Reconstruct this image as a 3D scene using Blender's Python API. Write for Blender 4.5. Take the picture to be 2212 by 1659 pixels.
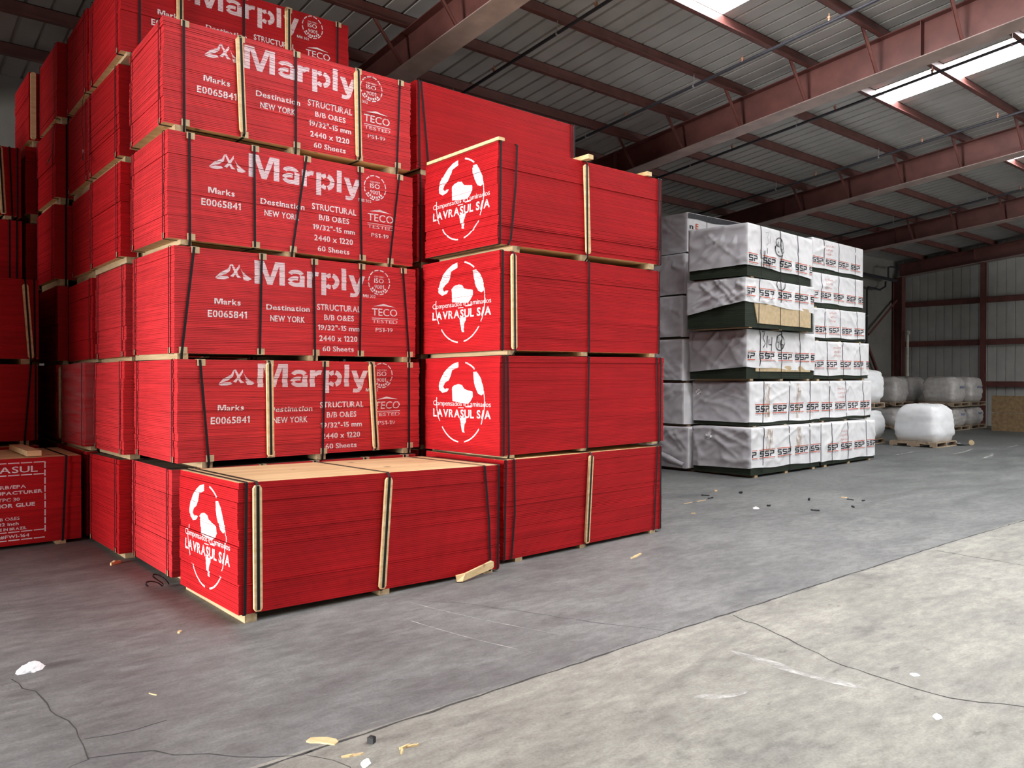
import bpy, bmesh, math, random
from mathutils import Vector, Matrix, noise

# ------------------------------------------------------------------ scene, camera, light
for o in list(bpy.data.objects):
    bpy.data.objects.remove(o)
scn = bpy.context.scene
COL = scn.collection

FPX = 1716.0                       # focal length in pixels of the 2212 px wide frame
YAW, PITCH, ROLL, CAMH = math.radians(50.0), math.radians(-0.476), math.radians(0.131), 1.752
fw = Vector((math.cos(YAW) * math.cos(PITCH), math.sin(YAW) * math.cos(PITCH), math.sin(PITCH)))
rt0 = Vector((math.sin(YAW), -math.cos(YAW), 0))
up0 = rt0.cross(fw)
rt = math.cos(ROLL) * rt0 + math.sin(ROLL) * up0
up = -math.sin(ROLL) * rt0 + math.cos(ROLL) * up0
cd = bpy.data.cameras.new('camera')
cam = bpy.data.objects.new('camera', cd)
COL.objects.link(cam)
cd.sensor_fit = 'HORIZONTAL'
cd.sensor_width = 36.0
cd.lens = FPX / 2212 * 36.0
cd.clip_start, cd.clip_end = 0.05, 200
cam.matrix_world = Matrix(((rt.x, up.x, -fw.x, 0), (rt.y, up.y, -fw.y, 0), (rt.z, up.z, -fw.z, CAMH), (0, 0, 0, 1)))
scn.camera = cam

vs = scn.view_settings
vs.view_transform = 'Standard'
vs.look = 'None'
vs.gamma = 1
vs.use_curve_mapping = False
vs.exposure = 0.0

SKYLIGHT = 28.0       # emission of the translucent roof panels
DOOR_BACK = 3000.0     # daylight through the loading door behind the camera (W)
DOOR_SIDE = 700.0     # daylight through the door in the right-hand wall (W)

wd = bpy.data.worlds.new('sky')
scn.world = wd
wd.use_nodes = True
wd.node_tree.nodes['Background'].inputs[0].default_value = (0.80, 0.88, 1.0, 1)
wd.node_tree.nodes['Background'].inputs[1].default_value = 1.2


def area_light(name, loc, direction, sx, sy, power, color=(1, 1, 1), spread=180):
    l = bpy.data.lights.new(name, 'AREA')
    l.shape = 'RECTANGLE'
    l.size, l.size_y = sx, sy
    l.energy = power
    l.color = color
    l.spread = math.radians(spread)
    o = bpy.data.objects.new(name, l)
    o.location = loc
    o.rotation_euler = Vector(direction).to_track_quat('-Z', 'Y').to_euler()
    COL.objects.link(o)
    return o


# daylight entering through the two open loading doors (openings are built in the walls)
area_light('door_daylight', (-17.6, 5.6, 2.3), (1, -0.03, -0.11), 6.4, 4.4, DOOR_BACK, (1.0, 0.985, 0.965), 100)
area_light('door_daylight', (26.0, -13.6, 2.3), (0, 1, 0.0), 8.0, 4.4, DOOR_SIDE, (1.0, 1.0, 0.98))

# ------------------------------------------------------------------ materials


def mat(name):
    m = bpy.data.materials.new(name)
    m.use_nodes = True
    nt = m.node_tree
    return m, nt, nt.nodes['Principled BSDF']


def N(nt, t, **kw):
    n = nt.nodes.new(t)
    for k, v in kw.items():
        setattr(n, k, v)
    return n


def L(nt, a, b):
    nt.links.new(a, b)


def coords(nt, scale=(1, 1, 1), kind='Object'):
    tc = N(nt, 'ShaderNodeTexCoord')
    mp = N(nt, 'ShaderNodeMapping')
    mp.inputs['Scale'].default_value = scale
    L(nt, tc.outputs[kind], mp.inputs[0])
    return mp.outputs[0]


def noise_tex(nt, vec, scale, detail=3, rough=0.55):
    n = N(nt, 'ShaderNodeTexNoise')
    n.inputs['Scale'].default_value = scale
    n.inputs['Detail'].default_value = detail
    n.inputs['Roughness'].default_value = rough
    L(nt, vec, n.inputs['Vector'])
    return n.outputs['Fac']


def ramp(nt, fac, p0, c0, p1, c1):
    r = N(nt, 'ShaderNodeValToRGB')
    e = r.color_ramp.elements
    e[0].position, e[0].color = p0, (*c0, 1)
    e[1].position, e[1].color = p1, (*c1, 1)
    L(nt, fac, r.inputs[0])
    return r.outputs[0]


def mixc(nt, fac, a, b, mode='MIX'):
    m = N(nt, 'ShaderNodeMix', data_type='RGBA', blend_type=mode)
    for sock, v in ((m.inputs[0], fac), (m.inputs[6], a), (m.inputs[7], b)):
        if isinstance(v, (int, float)):
            sock.default_value = v
        elif isinstance(v, tuple):
            sock.default_value = (*v, 1)
        else:
            L(nt, v, sock)
    return m.outputs[2]


def simple(name, col, rough=0.6, metal=0.0, var=0.15, scale=12):
    m, nt, b = mat(name)
    f = noise_tex(nt, coords(nt), scale, 4)
    c = ramp(nt, f, 0.3, tuple(x * (1 - var) for x in col), 0.7, tuple(min(1, x * (1 + var)) for x in col))
    L(nt, c, b.inputs['Base Color'])
    b.inputs['Roughness'].default_value = rough
    b.inputs['Metallic'].default_value = metal
    return m


def red_paint(name, lines, base, pitch=0.0152, jl=0.5, spec=0.14):
    """paint sprayed on the edges of plywood sheets: joint lines, fine ply lines and short dark voids"""
    m, nt, b = mat(name)
    tc = N(nt, 'ShaderNodeTexCoord')
    sx = N(nt, 'ShaderNodeSeparateXYZ')
    L(nt, tc.outputs['Object'], sx.inputs[0])
    mu = N(nt, 'ShaderNodeMath', operation='MULTIPLY')
    L(nt, sx.outputs[2], mu.inputs[0])
    mu.inputs[1].default_value = 1.0 / pitch
    fr = N(nt, 'ShaderNodeMath', operation='FRACT')
    L(nt, mu.outputs[0], fr.inputs[0])
    gap = ramp(nt, fr.outputs[0], 0.70, (0, 0, 0), 0.86, (1, 1, 1))
    v1 = coords(nt, (1.6, 1.6, 60))
    dk = lambda k: tuple(x * k for x in base)
    blot = ramp(nt, noise_tex(nt, coords(nt, (1, 1, 1)), 2.2, 4), 0.3, dk(0.86), 0.75, dk(1.05))
    band = noise_tex(nt, coords(nt, (0.7, 0.7, 30)), 1.0, 3)
    blot = mixc(nt, 0.6, blot, ramp(nt, band, 0.35, (0.70, 0.70, 0.70), 0.65, (1.12, 1.12, 1.12)), 'MULTIPLY')
    jm = ramp(nt, noise_tex(nt, coords(nt, (1.1, 1.1, 75)), 1.0, 3), 0.58 - lines, (0, 0, 0), 0.70 - lines, (jl, jl, jl))
    c = mixc(nt, mixc(nt, 1.0, gap, jm, 'MULTIPLY'), blot, dk(0.20))
    l1 = ramp(nt, noise_tex(nt, v1, 1.0, 2), 0.60, (0, 0, 0), 0.72, (0.5, 0.5, 0.5))
    c = mixc(nt, l1, c, dk(0.45))
    l2 = ramp(nt, noise_tex(nt, coords(nt, (5, 5, 150)), 1.0, 2), 0.68, (0, 0, 0), 0.74, (0.9, 0.9, 0.9))
    c = mixc(nt, l2, c, dk(0.14))
    scr = ramp(nt, noise_tex(nt, coords(nt, (7, 7, 70)), 1.0, 3), 0.80, (0, 0, 0), 0.83, (0.7, 0.7, 0.7))
    c = mixc(nt, scr, c, (0.72, 0.42, 0.36))
    L(nt, c, b.inputs['Base Color'])
    b.inputs['Roughness'].default_value = 0.6
    b.inputs['Specular IOR Level'].default_value = spec
    return m


def wood_mat(name, c0, c1, sc=(2.2, 26, 26)):
    m, nt, b = mat(name)
    f = noise_tex(nt, coords(nt, sc), 1.0, 4)
    c = ramp(nt, f, 0.3, c0, 0.7, c1)
    k = ramp(nt, noise_tex(nt, coords(nt, (6, 6, 6)), 1.0, 1), 0.70, (0, 0, 0), 0.76, (1, 1, 1))
    c = mixc(nt, k, c, tuple(x * 0.45 for x in c0))
    L(nt, c, b.inputs['Base Color'])
    b.inputs['Roughness'].default_value = 0.75
    return m


def worn_white(name, col, pitch, worn):
    """stencil paint: sits on the sheet edges, missing in the joints between sheets and where the spray was thin"""
    m, nt, b = mat(name)
    tc = N(nt, 'ShaderNodeTexCoord')
    sx = N(nt, 'ShaderNodeSeparateXYZ')
    L(nt, tc.outputs['Object'], sx.inputs[0])
    mu = N(nt, 'ShaderNodeMath', operation='MULTIPLY')
    L(nt, sx.outputs[2], mu.inputs[0])
    mu.inputs[1].default_value = 1.0 / pitch
    fr = N(nt, 'ShaderNodeMath', operation='FRACT')
    L(nt, mu.outputs[0], fr.inputs[0])
    gap = N(nt, 'ShaderNodeMath', operation='GREATER_THAN')
    L(nt, fr.outputs[0], gap.inputs[0])
    gap.inputs[1].default_value = 0.90
    n1 = noise_tex(nt, coords(nt, (2, 2, 55)), 1.0, 3)
    th = ramp(nt, n1, 0.40, (0.25, 0.25, 0.25), 0.62, (1, 1, 1))
    g2 = N(nt, 'ShaderNodeMath', operation='MULTIPLY')
    L(nt, gap.outputs[0], g2.inputs[0])
    L(nt, th, g2.inputs[1])
    n2 = ramp(nt, noise_tex(nt, coords(nt, (5, 5, 120)), 1.0, 3), 0.62 - worn, (0, 0, 0), 0.72 - worn, (1, 1, 1))
    n2b = N(nt, 'ShaderNodeMath', operation='MULTIPLY')
    L(nt, n2, n2b.inputs[0])
    n2b.inputs[1].default_value = 0.75
    mx = N(nt, 'ShaderNodeMath', operation='MAXIMUM')
    L(nt, g2.outputs[0], mx.inputs[0])
    L(nt, n2b.outputs[0], mx.inputs[1])
    inv = N(nt, 'ShaderNodeMath', operation='SUBTRACT')
    inv.inputs[0].default_value = 0.97
    L(nt, mx.outputs[0], inv.inputs[1])
    L(nt, inv.outputs[0], b.inputs['Alpha'])
    b.inputs['Base Color'].default_value = (*col, 1)
    b.inputs['Roughness'].default_value = 0.7
    return m


M = {}
M['red'] = red_paint('red_painted_plywood_edge', -0.02, (0.48, 0.011, 0.015))
M['red_fine'] = red_paint('red_painted_ruled_edge', 0.12, (0.66, 0.029, 0.035), 0.0152, 0.85, 0.3)
M['ply'] = wood_mat('pale_plywood_face', (0.60, 0.38, 0.18), (0.80, 0.57, 0.31), (1.2, 9, 9))
M['ply_dirty'] = wood_mat('dirty_plywood_face', (0.045, 0.036, 0.028), (0.14, 0.11, 0.08), (3, 6, 9))
M['pine'] = wood_mat('pine_batten', (0.66, 0.44, 0.20), (0.86, 0.65, 0.37))
M['runner'] = wood_mat('runner_timber', (0.36, 0.25, 0.13), (0.56, 0.42, 0.25), (26, 2.2, 26))
M['card'] = simple('cardboard_corner', (0.55, 0.42, 0.25), 0.8)
M['strap'] = simple('black_polyester_strap', (0.008, 0.008, 0.010), 0.62, 0, 0.2)
M['strap'].node_tree.nodes['Principled BSDF'].inputs['Specular IOR Level'].default_value = 0.25
M['clip'] = simple('strap_seal_metal', (0.6, 0.6, 0.62), 0.3, 0.9)
M['paint'] = worn_white('white_stencil_paint', (0.86, 0.80, 0.81), 0.0152, 0.0)
M['paint_pink'] = worn_white('thin_white_stencil_paint', (0.84, 0.66, 0.70), 0.0152, 0.03)
M['green'] = red_paint('dark_green_painted_edge', 0.0, (0.030, 0.040, 0.027), 0.03)
M['tarp'] = simple('white_woven_wrap', (0.78, 0.78, 0.79), 0.55, 0, 0.05, 5)
M['tarp_grey'] = simple('woven_wrap_grey_tone', (0.50, 0.50, 0.52), 0.55, 0, 0.09, 5)  # darker grey copy of the wrap, used on the ends and the flap
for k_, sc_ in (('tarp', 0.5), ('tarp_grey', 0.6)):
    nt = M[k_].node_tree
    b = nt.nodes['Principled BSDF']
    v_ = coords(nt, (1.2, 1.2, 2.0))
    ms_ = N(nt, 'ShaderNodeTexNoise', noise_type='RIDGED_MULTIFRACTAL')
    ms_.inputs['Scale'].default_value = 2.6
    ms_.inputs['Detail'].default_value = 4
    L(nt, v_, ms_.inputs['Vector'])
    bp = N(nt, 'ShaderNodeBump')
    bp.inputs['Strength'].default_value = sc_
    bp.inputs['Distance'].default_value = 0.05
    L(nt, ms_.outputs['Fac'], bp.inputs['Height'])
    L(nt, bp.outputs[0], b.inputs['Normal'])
M['ink'] = simple('black_print', (0.012, 0.012, 0.018), 0.6)
M['ink_red'] = simple('orange_red_print', (0.62, 0.085, 0.03), 0.6)
M['ink_grey'] = simple('grey_fine_print', (0.36, 0.34, 0.34), 0.6)
M['marker'] = simple('black_marker', (0.02, 0.02, 0.025), 0.5)
M['oxide'] = simple('red_oxide_steel', (0.145, 0.052, 0.044), 0.5, 0, 0.22, 3)
M['oxide_dusty'] = simple('dusty_faded_primer', (0.35, 0.26, 0.235), 0.55, 0, 0.2, 3)
M['deck'] = simple('galvanised_roof_sheet', (0.42, 0.415, 0.40), 0.5, 0, 0.10, 2)
M['siding'] = simple('grey_wall_sheet', (0.47, 0.475, 0.45), 0.5, 0, 0.10, 2)
M['pipe'] = simple('black_sprinkler_pipe', (0.045, 0.045, 0.055), 0.35, 0.2)
M['brass'] = simple('brass_head', (0.55, 0.30, 0.20), 0.4, 0.5)
M['steelgrey'] = simple('zinc_rod', (0.45, 0.45, 0.45), 0.45, 0.6)
M['bag'] = simple('white_bulk_bag', (0.86, 0.87, 0.88), 0.5, 0, 0.04, 7)
M['film'] = simple('shrink_wrap_over_bags', (0.55, 0.53, 0.51), 0.2, 0, 0.12, 9)
M['pallet'] = wood_mat('pallet_timber', (0.30, 0.22, 0.15), (0.48, 0.37, 0.26))
M['osb'] = simple('brown_board', (0.26, 0.17, 0.085), 0.8, 0, 0.3, 9)
M['pvc'] = simple('ivory_pvc', (0.66, 0.64, 0.54), 0.4)
M['rubber'] = simple('black_rubber', (0.015, 0.015, 0.017), 0.6)
M['crack'] = simple('dark_joint_dirt', (0.055, 0.053, 0.050), 0.95)
M['stain'] = None

# translucent roof panel: daylight comes through it
m, nt, b = mat('translucent_roof_panel')
b.inputs['Base Color'].default_value = (0.8, 0.82, 0.85, 1)
b.inputs['Emission Color'].default_value = (0.97, 0.98, 1.0, 1)
b.inputs['Emission Strength'].default_value = SKYLIGHT
M['sky_panel'] = m


def concrete(name, c0, c1):
    m, nt, b = mat(name)
    v = coords(nt)
    f = noise_tex(nt, v, 0.6, 6, 0.6)
    c = ramp(nt, f, 0.3, c0, 0.7, c1)
    L(nt, c, b.inputs['Base Color'])
    b.inputs['Roughness'].default_value = 0.85
    return m


M['wallconc'] = concrete('tilt_up_concrete', (0.19, 0.18, 0.16), (0.29, 0.275, 0.25))

# floor: two pours meeting at a joint along y = 3.47
m, nt, b = mat('concrete_floor')
tc = N(nt, 'ShaderNodeTexCoord')
P = tc.outputs['Object']
sep = N(nt, 'ShaderNodeSeparateXYZ')
L(nt, P, sep.inputs[0])
big = noise_tex(nt, coords(nt, (0.45, 0.45, 1)), 1.0, 6, 0.6)
mid = noise_tex(nt, coords(nt, (1.3, 3.2, 1)), 1.0, 6, 0.65)
fine = noise_tex(nt, coords(nt, (6, 14, 1)), 1.0, 5, 0.7)
speck = noise_tex(nt, coords(nt, (60, 60, 1)), 1.0, 3, 0.7)
dark = ramp(nt, big, 0.30, (0.175, 0.177, 0.175), 0.72, (0.255, 0.255, 0.251))
lite = ramp(nt, big, 0.30, (0.290, 0.280, 0.246), 0.72, (0.385, 0.372, 0.330))
sd = N(nt, 'ShaderNodeMath', operation='LESS_THAN')
L(nt, sep.outputs[1], sd.inputs[0])
sd.inputs[1].default_value = 3.47
c = mixc(nt, sd.outputs[0], dark, lite)
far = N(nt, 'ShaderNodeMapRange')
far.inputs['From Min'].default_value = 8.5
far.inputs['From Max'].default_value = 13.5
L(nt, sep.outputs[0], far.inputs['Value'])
c = mixc(nt, mixc(nt, 1.0, far.outputs[0], (0.85, 0.85, 0.85), 'MULTIPLY'), c, mixc(nt, 1.0, c, (0.66, 0.69, 0.68), 'MULTIPLY'))   # darker, slightly greener tone further in
c = mixc(nt, 0.75, c, ramp(nt, mid, 0.30, (0.58, 0.58, 0.59), 0.66, (1.14, 1.14, 1.12)), 'MULTIPLY')
c = mixc(nt, 0.65, c, ramp(nt, fine, 0.34, (0.60, 0.60, 0.60), 0.62, (1.12, 1.12, 1.12)), 'MULTIPLY')
c = mixc(nt, 0.45, c, ramp(nt, speck, 0.36, (0.66, 0.66, 0.66), 0.6, (1.10, 1.10, 1.10)), 'MULTIPLY')
# dark blotchy stains and pale scuffs with a shape of their own
st = ramp(nt, noise_tex(nt, coords(nt, (0.8, 1.5, 1)), 1.3, 7, 0.7), 0.56, (0, 0, 0), 0.72, (1, 1, 1))
c = mixc(nt, mixc(nt, 0.55, (0.0, 0.0, 0.0), st), c, (0.075, 0.072, 0.070))
s2 = ramp(nt, noise_tex(nt, coords(nt, (3.2, 7, 1)), 1.0, 4, 0.6), 0.655, (0, 0, 0), 0.70, (1, 1, 1))
c = mixc(nt, mixc(nt, 0.40, (0.0, 0.0, 0.0), s2), c, (0.06, 0.058, 0.056))
sc = ramp(nt, noise_tex(nt, coords(nt, (1.2, 9, 1)), 1.0, 6, 0.75), 0.65, (0, 0, 0), 0.74, (1, 1, 1))
c = mixc(nt, mixc(nt, 0.36, (0.0, 0.0, 0.0), sc), c, (0.52, 0.51, 0.49))
# faint curved tyre marks
wv = N(nt, 'ShaderNodeTexWave', wave_type='RINGS', rings_direction='Z')
wv.inputs['Scale'].default_value = 0.42
wv.inputs['Distortion'].default_value = 1.5
wv.inputs['Detail'].default_value = 2
mpw = N(nt, 'ShaderNodeMapping')
mpw.inputs['Location'].default_value = (-7.0, 9.0, 0)
L(nt, P, mpw.inputs[0])
L(nt, mpw.outputs[0], wv.inputs['Vector'])
ty = ramp(nt, wv.outputs['Fac'], 0.955, (0, 0, 0), 0.99, (1, 1, 1))
tm = mixc(nt, 1.0, ty, ramp(nt, noise_tex(nt, coords(nt, (0.5, 0.5, 1)), 1.0, 3), 0.45, (0, 0, 0), 0.65, (0.22, 0.22, 0.22)), 'MULTIPLY')
c = mixc(nt, tm, c, (0.08, 0.08, 0.08))
L(nt, c, b.inputs['Base Color'])
rr = ramp(nt, mid, 0.3, (0.50, 0.50, 0.50), 0.7, (0.74, 0.74, 0.74))
L(nt, rr, b.inputs['Roughness'])
b.inputs['Specular IOR Level'].default_value = 0.42
bp = N(nt, 'ShaderNodeBump')
bp.inputs['Strength'].default_value = 0.12
bp.inputs['Distance'].default_value = 0.01
L(nt, fine, bp.inputs['Height'])
L(nt, bp.outputs[0], b.inputs['Normal'])
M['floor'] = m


def alpha_noise(name, col, sc, lo, hi, amax):
    m, nt, b = mat(name)
    f = ramp(nt, noise_tex(nt, coords(nt, sc), 1.0, 5, 0.65), lo, (0, 0, 0), hi, (amax, amax, amax))
    L(nt, f, b.inputs['Alpha'])
    b.inputs['Base Color'].default_value = (*col, 1)
    b.inputs['Roughness'].default_value = 0.8
    return m


M['stain'] = alpha_noise('rust_brown_stain', (0.40, 0.25, 0.11), (14, 14, 7), 0.42, 0.66, 0.55)
M['scuff'] = alpha_noise('pale_scuff', (0.66, 0.65, 0.62), (5, 9, 5), 0.42, 0.66, 0.8)
M['veil'] = alpha_noise('clear_plastic_film', (0.55, 0.42, 0.42), (1.2, 1.2, 14), 0.30, 0.8, 0.30)
M['veil'].node_tree.nodes['Principled BSDF'].inputs['Roughness'].default_value = 0.25

# ------------------------------------------------------------------ mesh helpers


class MB:
    def __init__(s):
        s.v, s.f, s.m = [], [], []

    def hexa(s, p, mi=0, tmi=None, bmi=None):
        """8 points: bottom ring 0-3, top ring 4-7"""
        b = len(s.v)
        s.v += [tuple(q) for q in p]
        t = mi if tmi is None else tmi
        for f, k in (((0, 3, 2, 1), t if bmi is None else bmi), ((4, 5, 6, 7), t), ((0, 1, 5, 4), mi), ((1, 2, 6, 5), mi), ((2, 3, 7, 6), mi), ((3, 0, 4, 7), mi)):
            s.f.append(tuple(b + i for i in f))
            s.m.append(k)

    def box(s, x0, x1, y0, y1, z0, z1, mi=0, tmi=None, bmi=None):
        s.hexa([(x0, y0, z0), (x1, y0, z0), (x1, y1, z0), (x0, y1, z0), (x0, y0, z1), (x1, y0, z1), (x1, y1, z1), (x0, y1, z1)], mi, tmi, bmi)

    def bar(s, a, b, side, w, t, mi=0):
        """box from a to b, width w along side, thickness t along the third axis"""
        a, b = Vector(a), Vector(b)
        d = (b - a).normalized()
        sd = Vector(side)
        sd = (sd - d * sd.dot(d)).normalized()
        n = d.cross(sd)
        q = []
        for p in (a, b):
            q += [p - sd * w / 2 - n * t / 2, p + sd * w / 2 - n * t / 2, p + sd * w / 2 + n * t / 2, p - sd * w / 2 + n * t / 2]
        s.hexa(q, mi)

    def ribbon(s, pts, side, w, t=0.0016, mi=0):
        pts = [Vector(p) for p in pts]
        base = len(s.v)
        n = len(pts)
        for i, p in enumerate(pts):
            d = (pts[min(i + 1, n - 1)] - pts[max(i - 1, 0)])
            d = d.normalized() if d.length > 1e-9 else Vector((0, 0, 1))
            sd = Vector(side)
            sd = (sd - d * sd.dot(d)).normalized()
            nn = d.cross(sd)
            s.v += [tuple(p - sd * w / 2 - nn * t / 2), tuple(p + sd * w / 2 - nn * t / 2), tuple(p + sd * w / 2 + nn * t / 2), tuple(p - sd * w / 2 + nn * t / 2)]
        for i in range(n - 1):
            a, b = base + 4 * i, base + 4 * i + 4
            for k in range(4):
                s.f.append((a + k, a + (k + 1) % 4, b + (k + 1) % 4, b + k))
                s.m.append(mi)
        for a, o in ((base, (3, 2, 1, 0)), (base + 4 * (n - 1), (0, 1, 2, 3))):
            s.f.append(tuple(a + k for k in o))
            s.m.append(mi)

    def tube(s, pts, r, n=8, mi=0):
        pts = [Vector(p) for p in pts]
        base = len(s.v)
        for i, p in enumerate(pts):
            d = (pts[min(i + 1, len(pts) - 1)] - pts[max(i - 1, 0)]).normalized()
            a = d.orthogonal().normalized() if abs(d.z) > 0.99 else Vector((0, 0, 1)).cross(d).normalized()
            bb = d.cross(a)
            for k in range(n):
                t = 2 * math.pi * k / n
                s.v.append(tuple(p + r * (math.cos(t) * a + math.sin(t) * bb)))
        for i in range(len(pts) - 1):
            for k in range(n):
                a, b = base + i * n, base + (i + 1) * n
                s.f.append((a + k, a + (k + 1) % n, b + (k + 1) % n, b + k))
                s.m.append(mi)
        s.f.append(tuple(base + k for k in reversed(range(n))))
        s.m.append(mi)
        s.f.append(tuple(base + (len(pts) - 1) * n + k for k in range(n)))
        s.m.append(mi)

    def poly(s, pts, mi=0):
        b = len(s.v)
        s.v += [tuple(p) for p in pts]
        s.f.append(tuple(range(b, b + len(pts))))
        s.m.append(mi)

    def build(s, name, mats, parent=None, fn=None, smooth=False):
        vv = [fn(*p) for p in s.v] if fn else s.v
        me = bpy.data.meshes.new(name)
        me.from_pydata(vv, [], s.f)
        for mm in (mats if isinstance(mats, (list, tuple)) else [mats]):
            me.materials.append(mm)
        me.polygons.foreach_set('material_index', s.m)
        if smooth:
            me.polygons.foreach_set('use_smooth', [True] * len(s.f))
        me.update()
        o = bpy.data.objects.new(name, me)
        COL.objects.link(o)
        if parent is not None:
            o.parent = parent
        return o


def tag(o, label=None, cat=None, group=None, kind=None):
    if label:
        o['label'] = label
    if cat:
        o['category'] = cat
    if group:
        o['group'] = group
    if kind:
        o['kind'] = kind
    return o


def empty(name, loc, rz=0.0, label=None, cat=None, group=None):
    o = bpy.data.objects.new(name, None)
    o.empty_display_size = 0.1
    o.location = loc
    o.rotation_euler = (0, 0, rz)
    COL.objects.link(o)
    return tag(o, label, cat, group)


def structure(o, label=None):
    o['kind'] = 'structure'
    if label:
        o['label'] = label
    return o


# ------------------------------------------------------------------ lettering (2D shapes)
_glyph = {}


def _rect(x0, x1, z0, z1):
    return [(x0, z0), (x1, z0), (x1, z1), (x0, z1)]


def _strips(sh):
    return [[sh[0][i] for i in f] for f in sh[1]]


def custom(ch):
    """heavy grotesque letters of the big stencilled word, and a flagged figure one"""
    if ch == 'M':
        return [_rect(0, .165, 0, .73), _rect(.735, .90, 0, .73), [(.165, .73), (.165, .62), (.375, 0), (.525, 0), (.285, .73)], [(.735, .73), (.615, .73), (.452, .22), (.525, 0), (.735, .62)]]
    if ch == 'a':
        return _strips(arc2d(.27, .385, .185, .095, 172, 8, .13, 12)) + [_rect(.385, .54, 0, .37)] + _strips(arc2d(.27, .165, .195, .105, 70, 176, .13, 8)) + _strips(arc2d(.27, .165, .195, .105, 190, 318, .13, 9))
    if ch == 'r':
        return [_rect(0, .16, 0, .53)] + _strips(arc2d(.31, .27, .19, .195, 150, 72, .14, 7))
    if ch == 'p':
        return [_rect(0, .16, -.21, .53)] + _strips(arc2d(.33, .265, .19, .20, 140, 96, .14, 5)) + _strips(arc2d(.33, .265, .19, .20, 78, -78, .15, 12)) + _strips(arc2d(.33, .265, .19, .20, -96, -140, .14, 5))
    if ch == 'l':
        return [_rect(0, .16, 0, .73)]
    if ch == 'y':
        return [[(0, .53), (.175, .53), (.345, .06), (.265, -.03), (.205, -.02)], [(.405, .53), (.575, .53), (.385, .0), (.345, .06), (.265, .16)]] + _strips(stroke2d([(.335, .03), (.30, -.06), (.25, -.13), (.17, -.145), (.06, -.135)], .13))
    if ch == '1':
        return [[(0, .50), (.13, .52), (.13, 0), (.27, 0), (.27, .73), (.15, .73), (.10, .65), (0, .63)]]
    return None
COUNTERS = 'aopqdbegROBDPA0689Q&4'


def glyph(ch, bold, stencil):
    k = (ch, bold, stencil)
    if k in _glyph:
        return _glyph[k]
    if ch in '1M' or stencil == 'big':
        ps = custom(ch)
        vs_, fs_ = [], []
        for p_ in ps:
            b = len(vs_)
            vs_ += p_
            fs_.append(tuple(range(b, b + len(p_))))
        _glyph[k] = (vs_, fs_, max(x for x, _ in vs_))
        return _glyph[k]
    cu = bpy.data.curves.new('glyph', 'FONT')
    cu.body = ch
    cu.size = 1.0
    cu.offset = bold
    cu.resolution_u = 3
    ob = bpy.data.objects.new('glyph', cu)
    COL.objects.link(ob)
    bpy.context.view_layer.update()
    me = ob.evaluated_get(bpy.context.evaluated_depsgraph_get()).to_mesh()
    bm = bmesh.new()
    bm.from_mesh(me)
    if bm.verts:
        xs = [v.co.x for v in bm.verts]
        x0, x1 = min(xs), max(xs)
        if stencil and ch in COUNTERS:
            c = (x0 + x1) / 2
            for xx in (c - 0.022, c + 0.022):
                bmesh.ops.bisect_plane(bm, geom=bm.verts[:] + bm.edges[:] + bm.faces[:], plane_co=(xx, 0, 0), plane_no=(1, 0, 0))
            kill = [f for f in bm.faces if abs(f.calc_center_median().x - c) < 0.022]
            bmesh.ops.delete(bm, geom=kill, context='FACES')
        bm.verts.index_update()
        vs_ = [(v.co.x - x0, v.co.y) for v in bm.verts]
        fs_ = [tuple(v.index for v in f.verts) for f in bm.faces]
        w = x1 - x0
    else:
        vs_, fs_, w = [], [], 0.25
    bm.free()
    bpy.data.objects.remove(ob)
    bpy.data.curves.remove(cu)
    _glyph[k] = (vs_, fs_, w)
    return _glyph[k]


def text2d(s, x0, x1, zb, cap, bold=0.02, stencil=True, gap=0.075):
    """polygons of a line of text fitted between x0 and x1, baseline zb, capital height cap"""
    vs_, fs_, x = [], [], 0.0
    for ch in s:
        if ch == ' ':
            x += 0.28
            continue
        gv, gf, w = glyph(ch, bold, stencil)
        b = len(vs_)
        vs_ += [(px + x, pz) for px, pz in gv]
        fs_ += [tuple(b + i for i in f) for f in gf]
        x += w + gap
    x -= gap
    sx, sz = (x1 - x0) / x, cap / 0.73
    return [(x0 + px * sx, zb + pz * sz) for px, pz in vs_], fs_


def add2d(mb, shape, place, mi=0):
    vs_, fs_ = shape
    b = len(mb.v)
    mb.v += [place(x, z) for x, z in vs_]
    for f in fs_:
        mb.f.append(tuple(b + i for i in f))
        mb.m.append(mi)


class Marking:
    """a set of stencilled pieces, each built as a part of its own"""

    def __init__(s, end=False):
        s.parts = []
        s.end = end

    def new(s, name):
        s.parts.append((name, MB()))
        return s.parts[-1][1]


def rect2d(x0, x1, z0, z1):
    return [(x0, z0), (x1, z0), (x1, z1), (x0, z1)], [(0, 1, 2, 3)]


def poly2d(pts):
    return list(pts), [tuple(range(len(pts)))]


def stroke2d(pts, w):
    vs_, fs_ = [], []
    for i, (x, z) in enumerate(pts):
        a, c = pts[max(i - 1, 0)], pts[min(i + 1, len(pts) - 1)]
        dx, dz = c[0] - a[0], c[1] - a[1]
        l = math.hypot(dx, dz) or 1
        nx, nz = -dz / l * w / 2, dx / l * w / 2
        vs_ += [(x - nx, z - nz), (x + nx, z + nz)]
    for i in range(len(pts) - 1):
        fs_.append((2 * i, 2 * i + 2, 2 * i + 3, 2 * i + 1))
    return vs_, fs_


def arc2d(cx, cz, rx, rz, a0, a1, w, n=14):
    return stroke2d([(cx + rx * math.cos(math.radians(a0 + (a1 - a0) * i / n)), cz + rz * math.sin(math.radians(a0 + (a1 - a0) * i / n))) for i in range(n + 1)], w)


# ------------------------------------------------------------------ the building
ROOF_A, ROOF_S = 7.756, 0.104          # underside of the purlins: z = A - S*y


def ztop(y):
    return ROOF_A - ROOF_S * y


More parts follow.
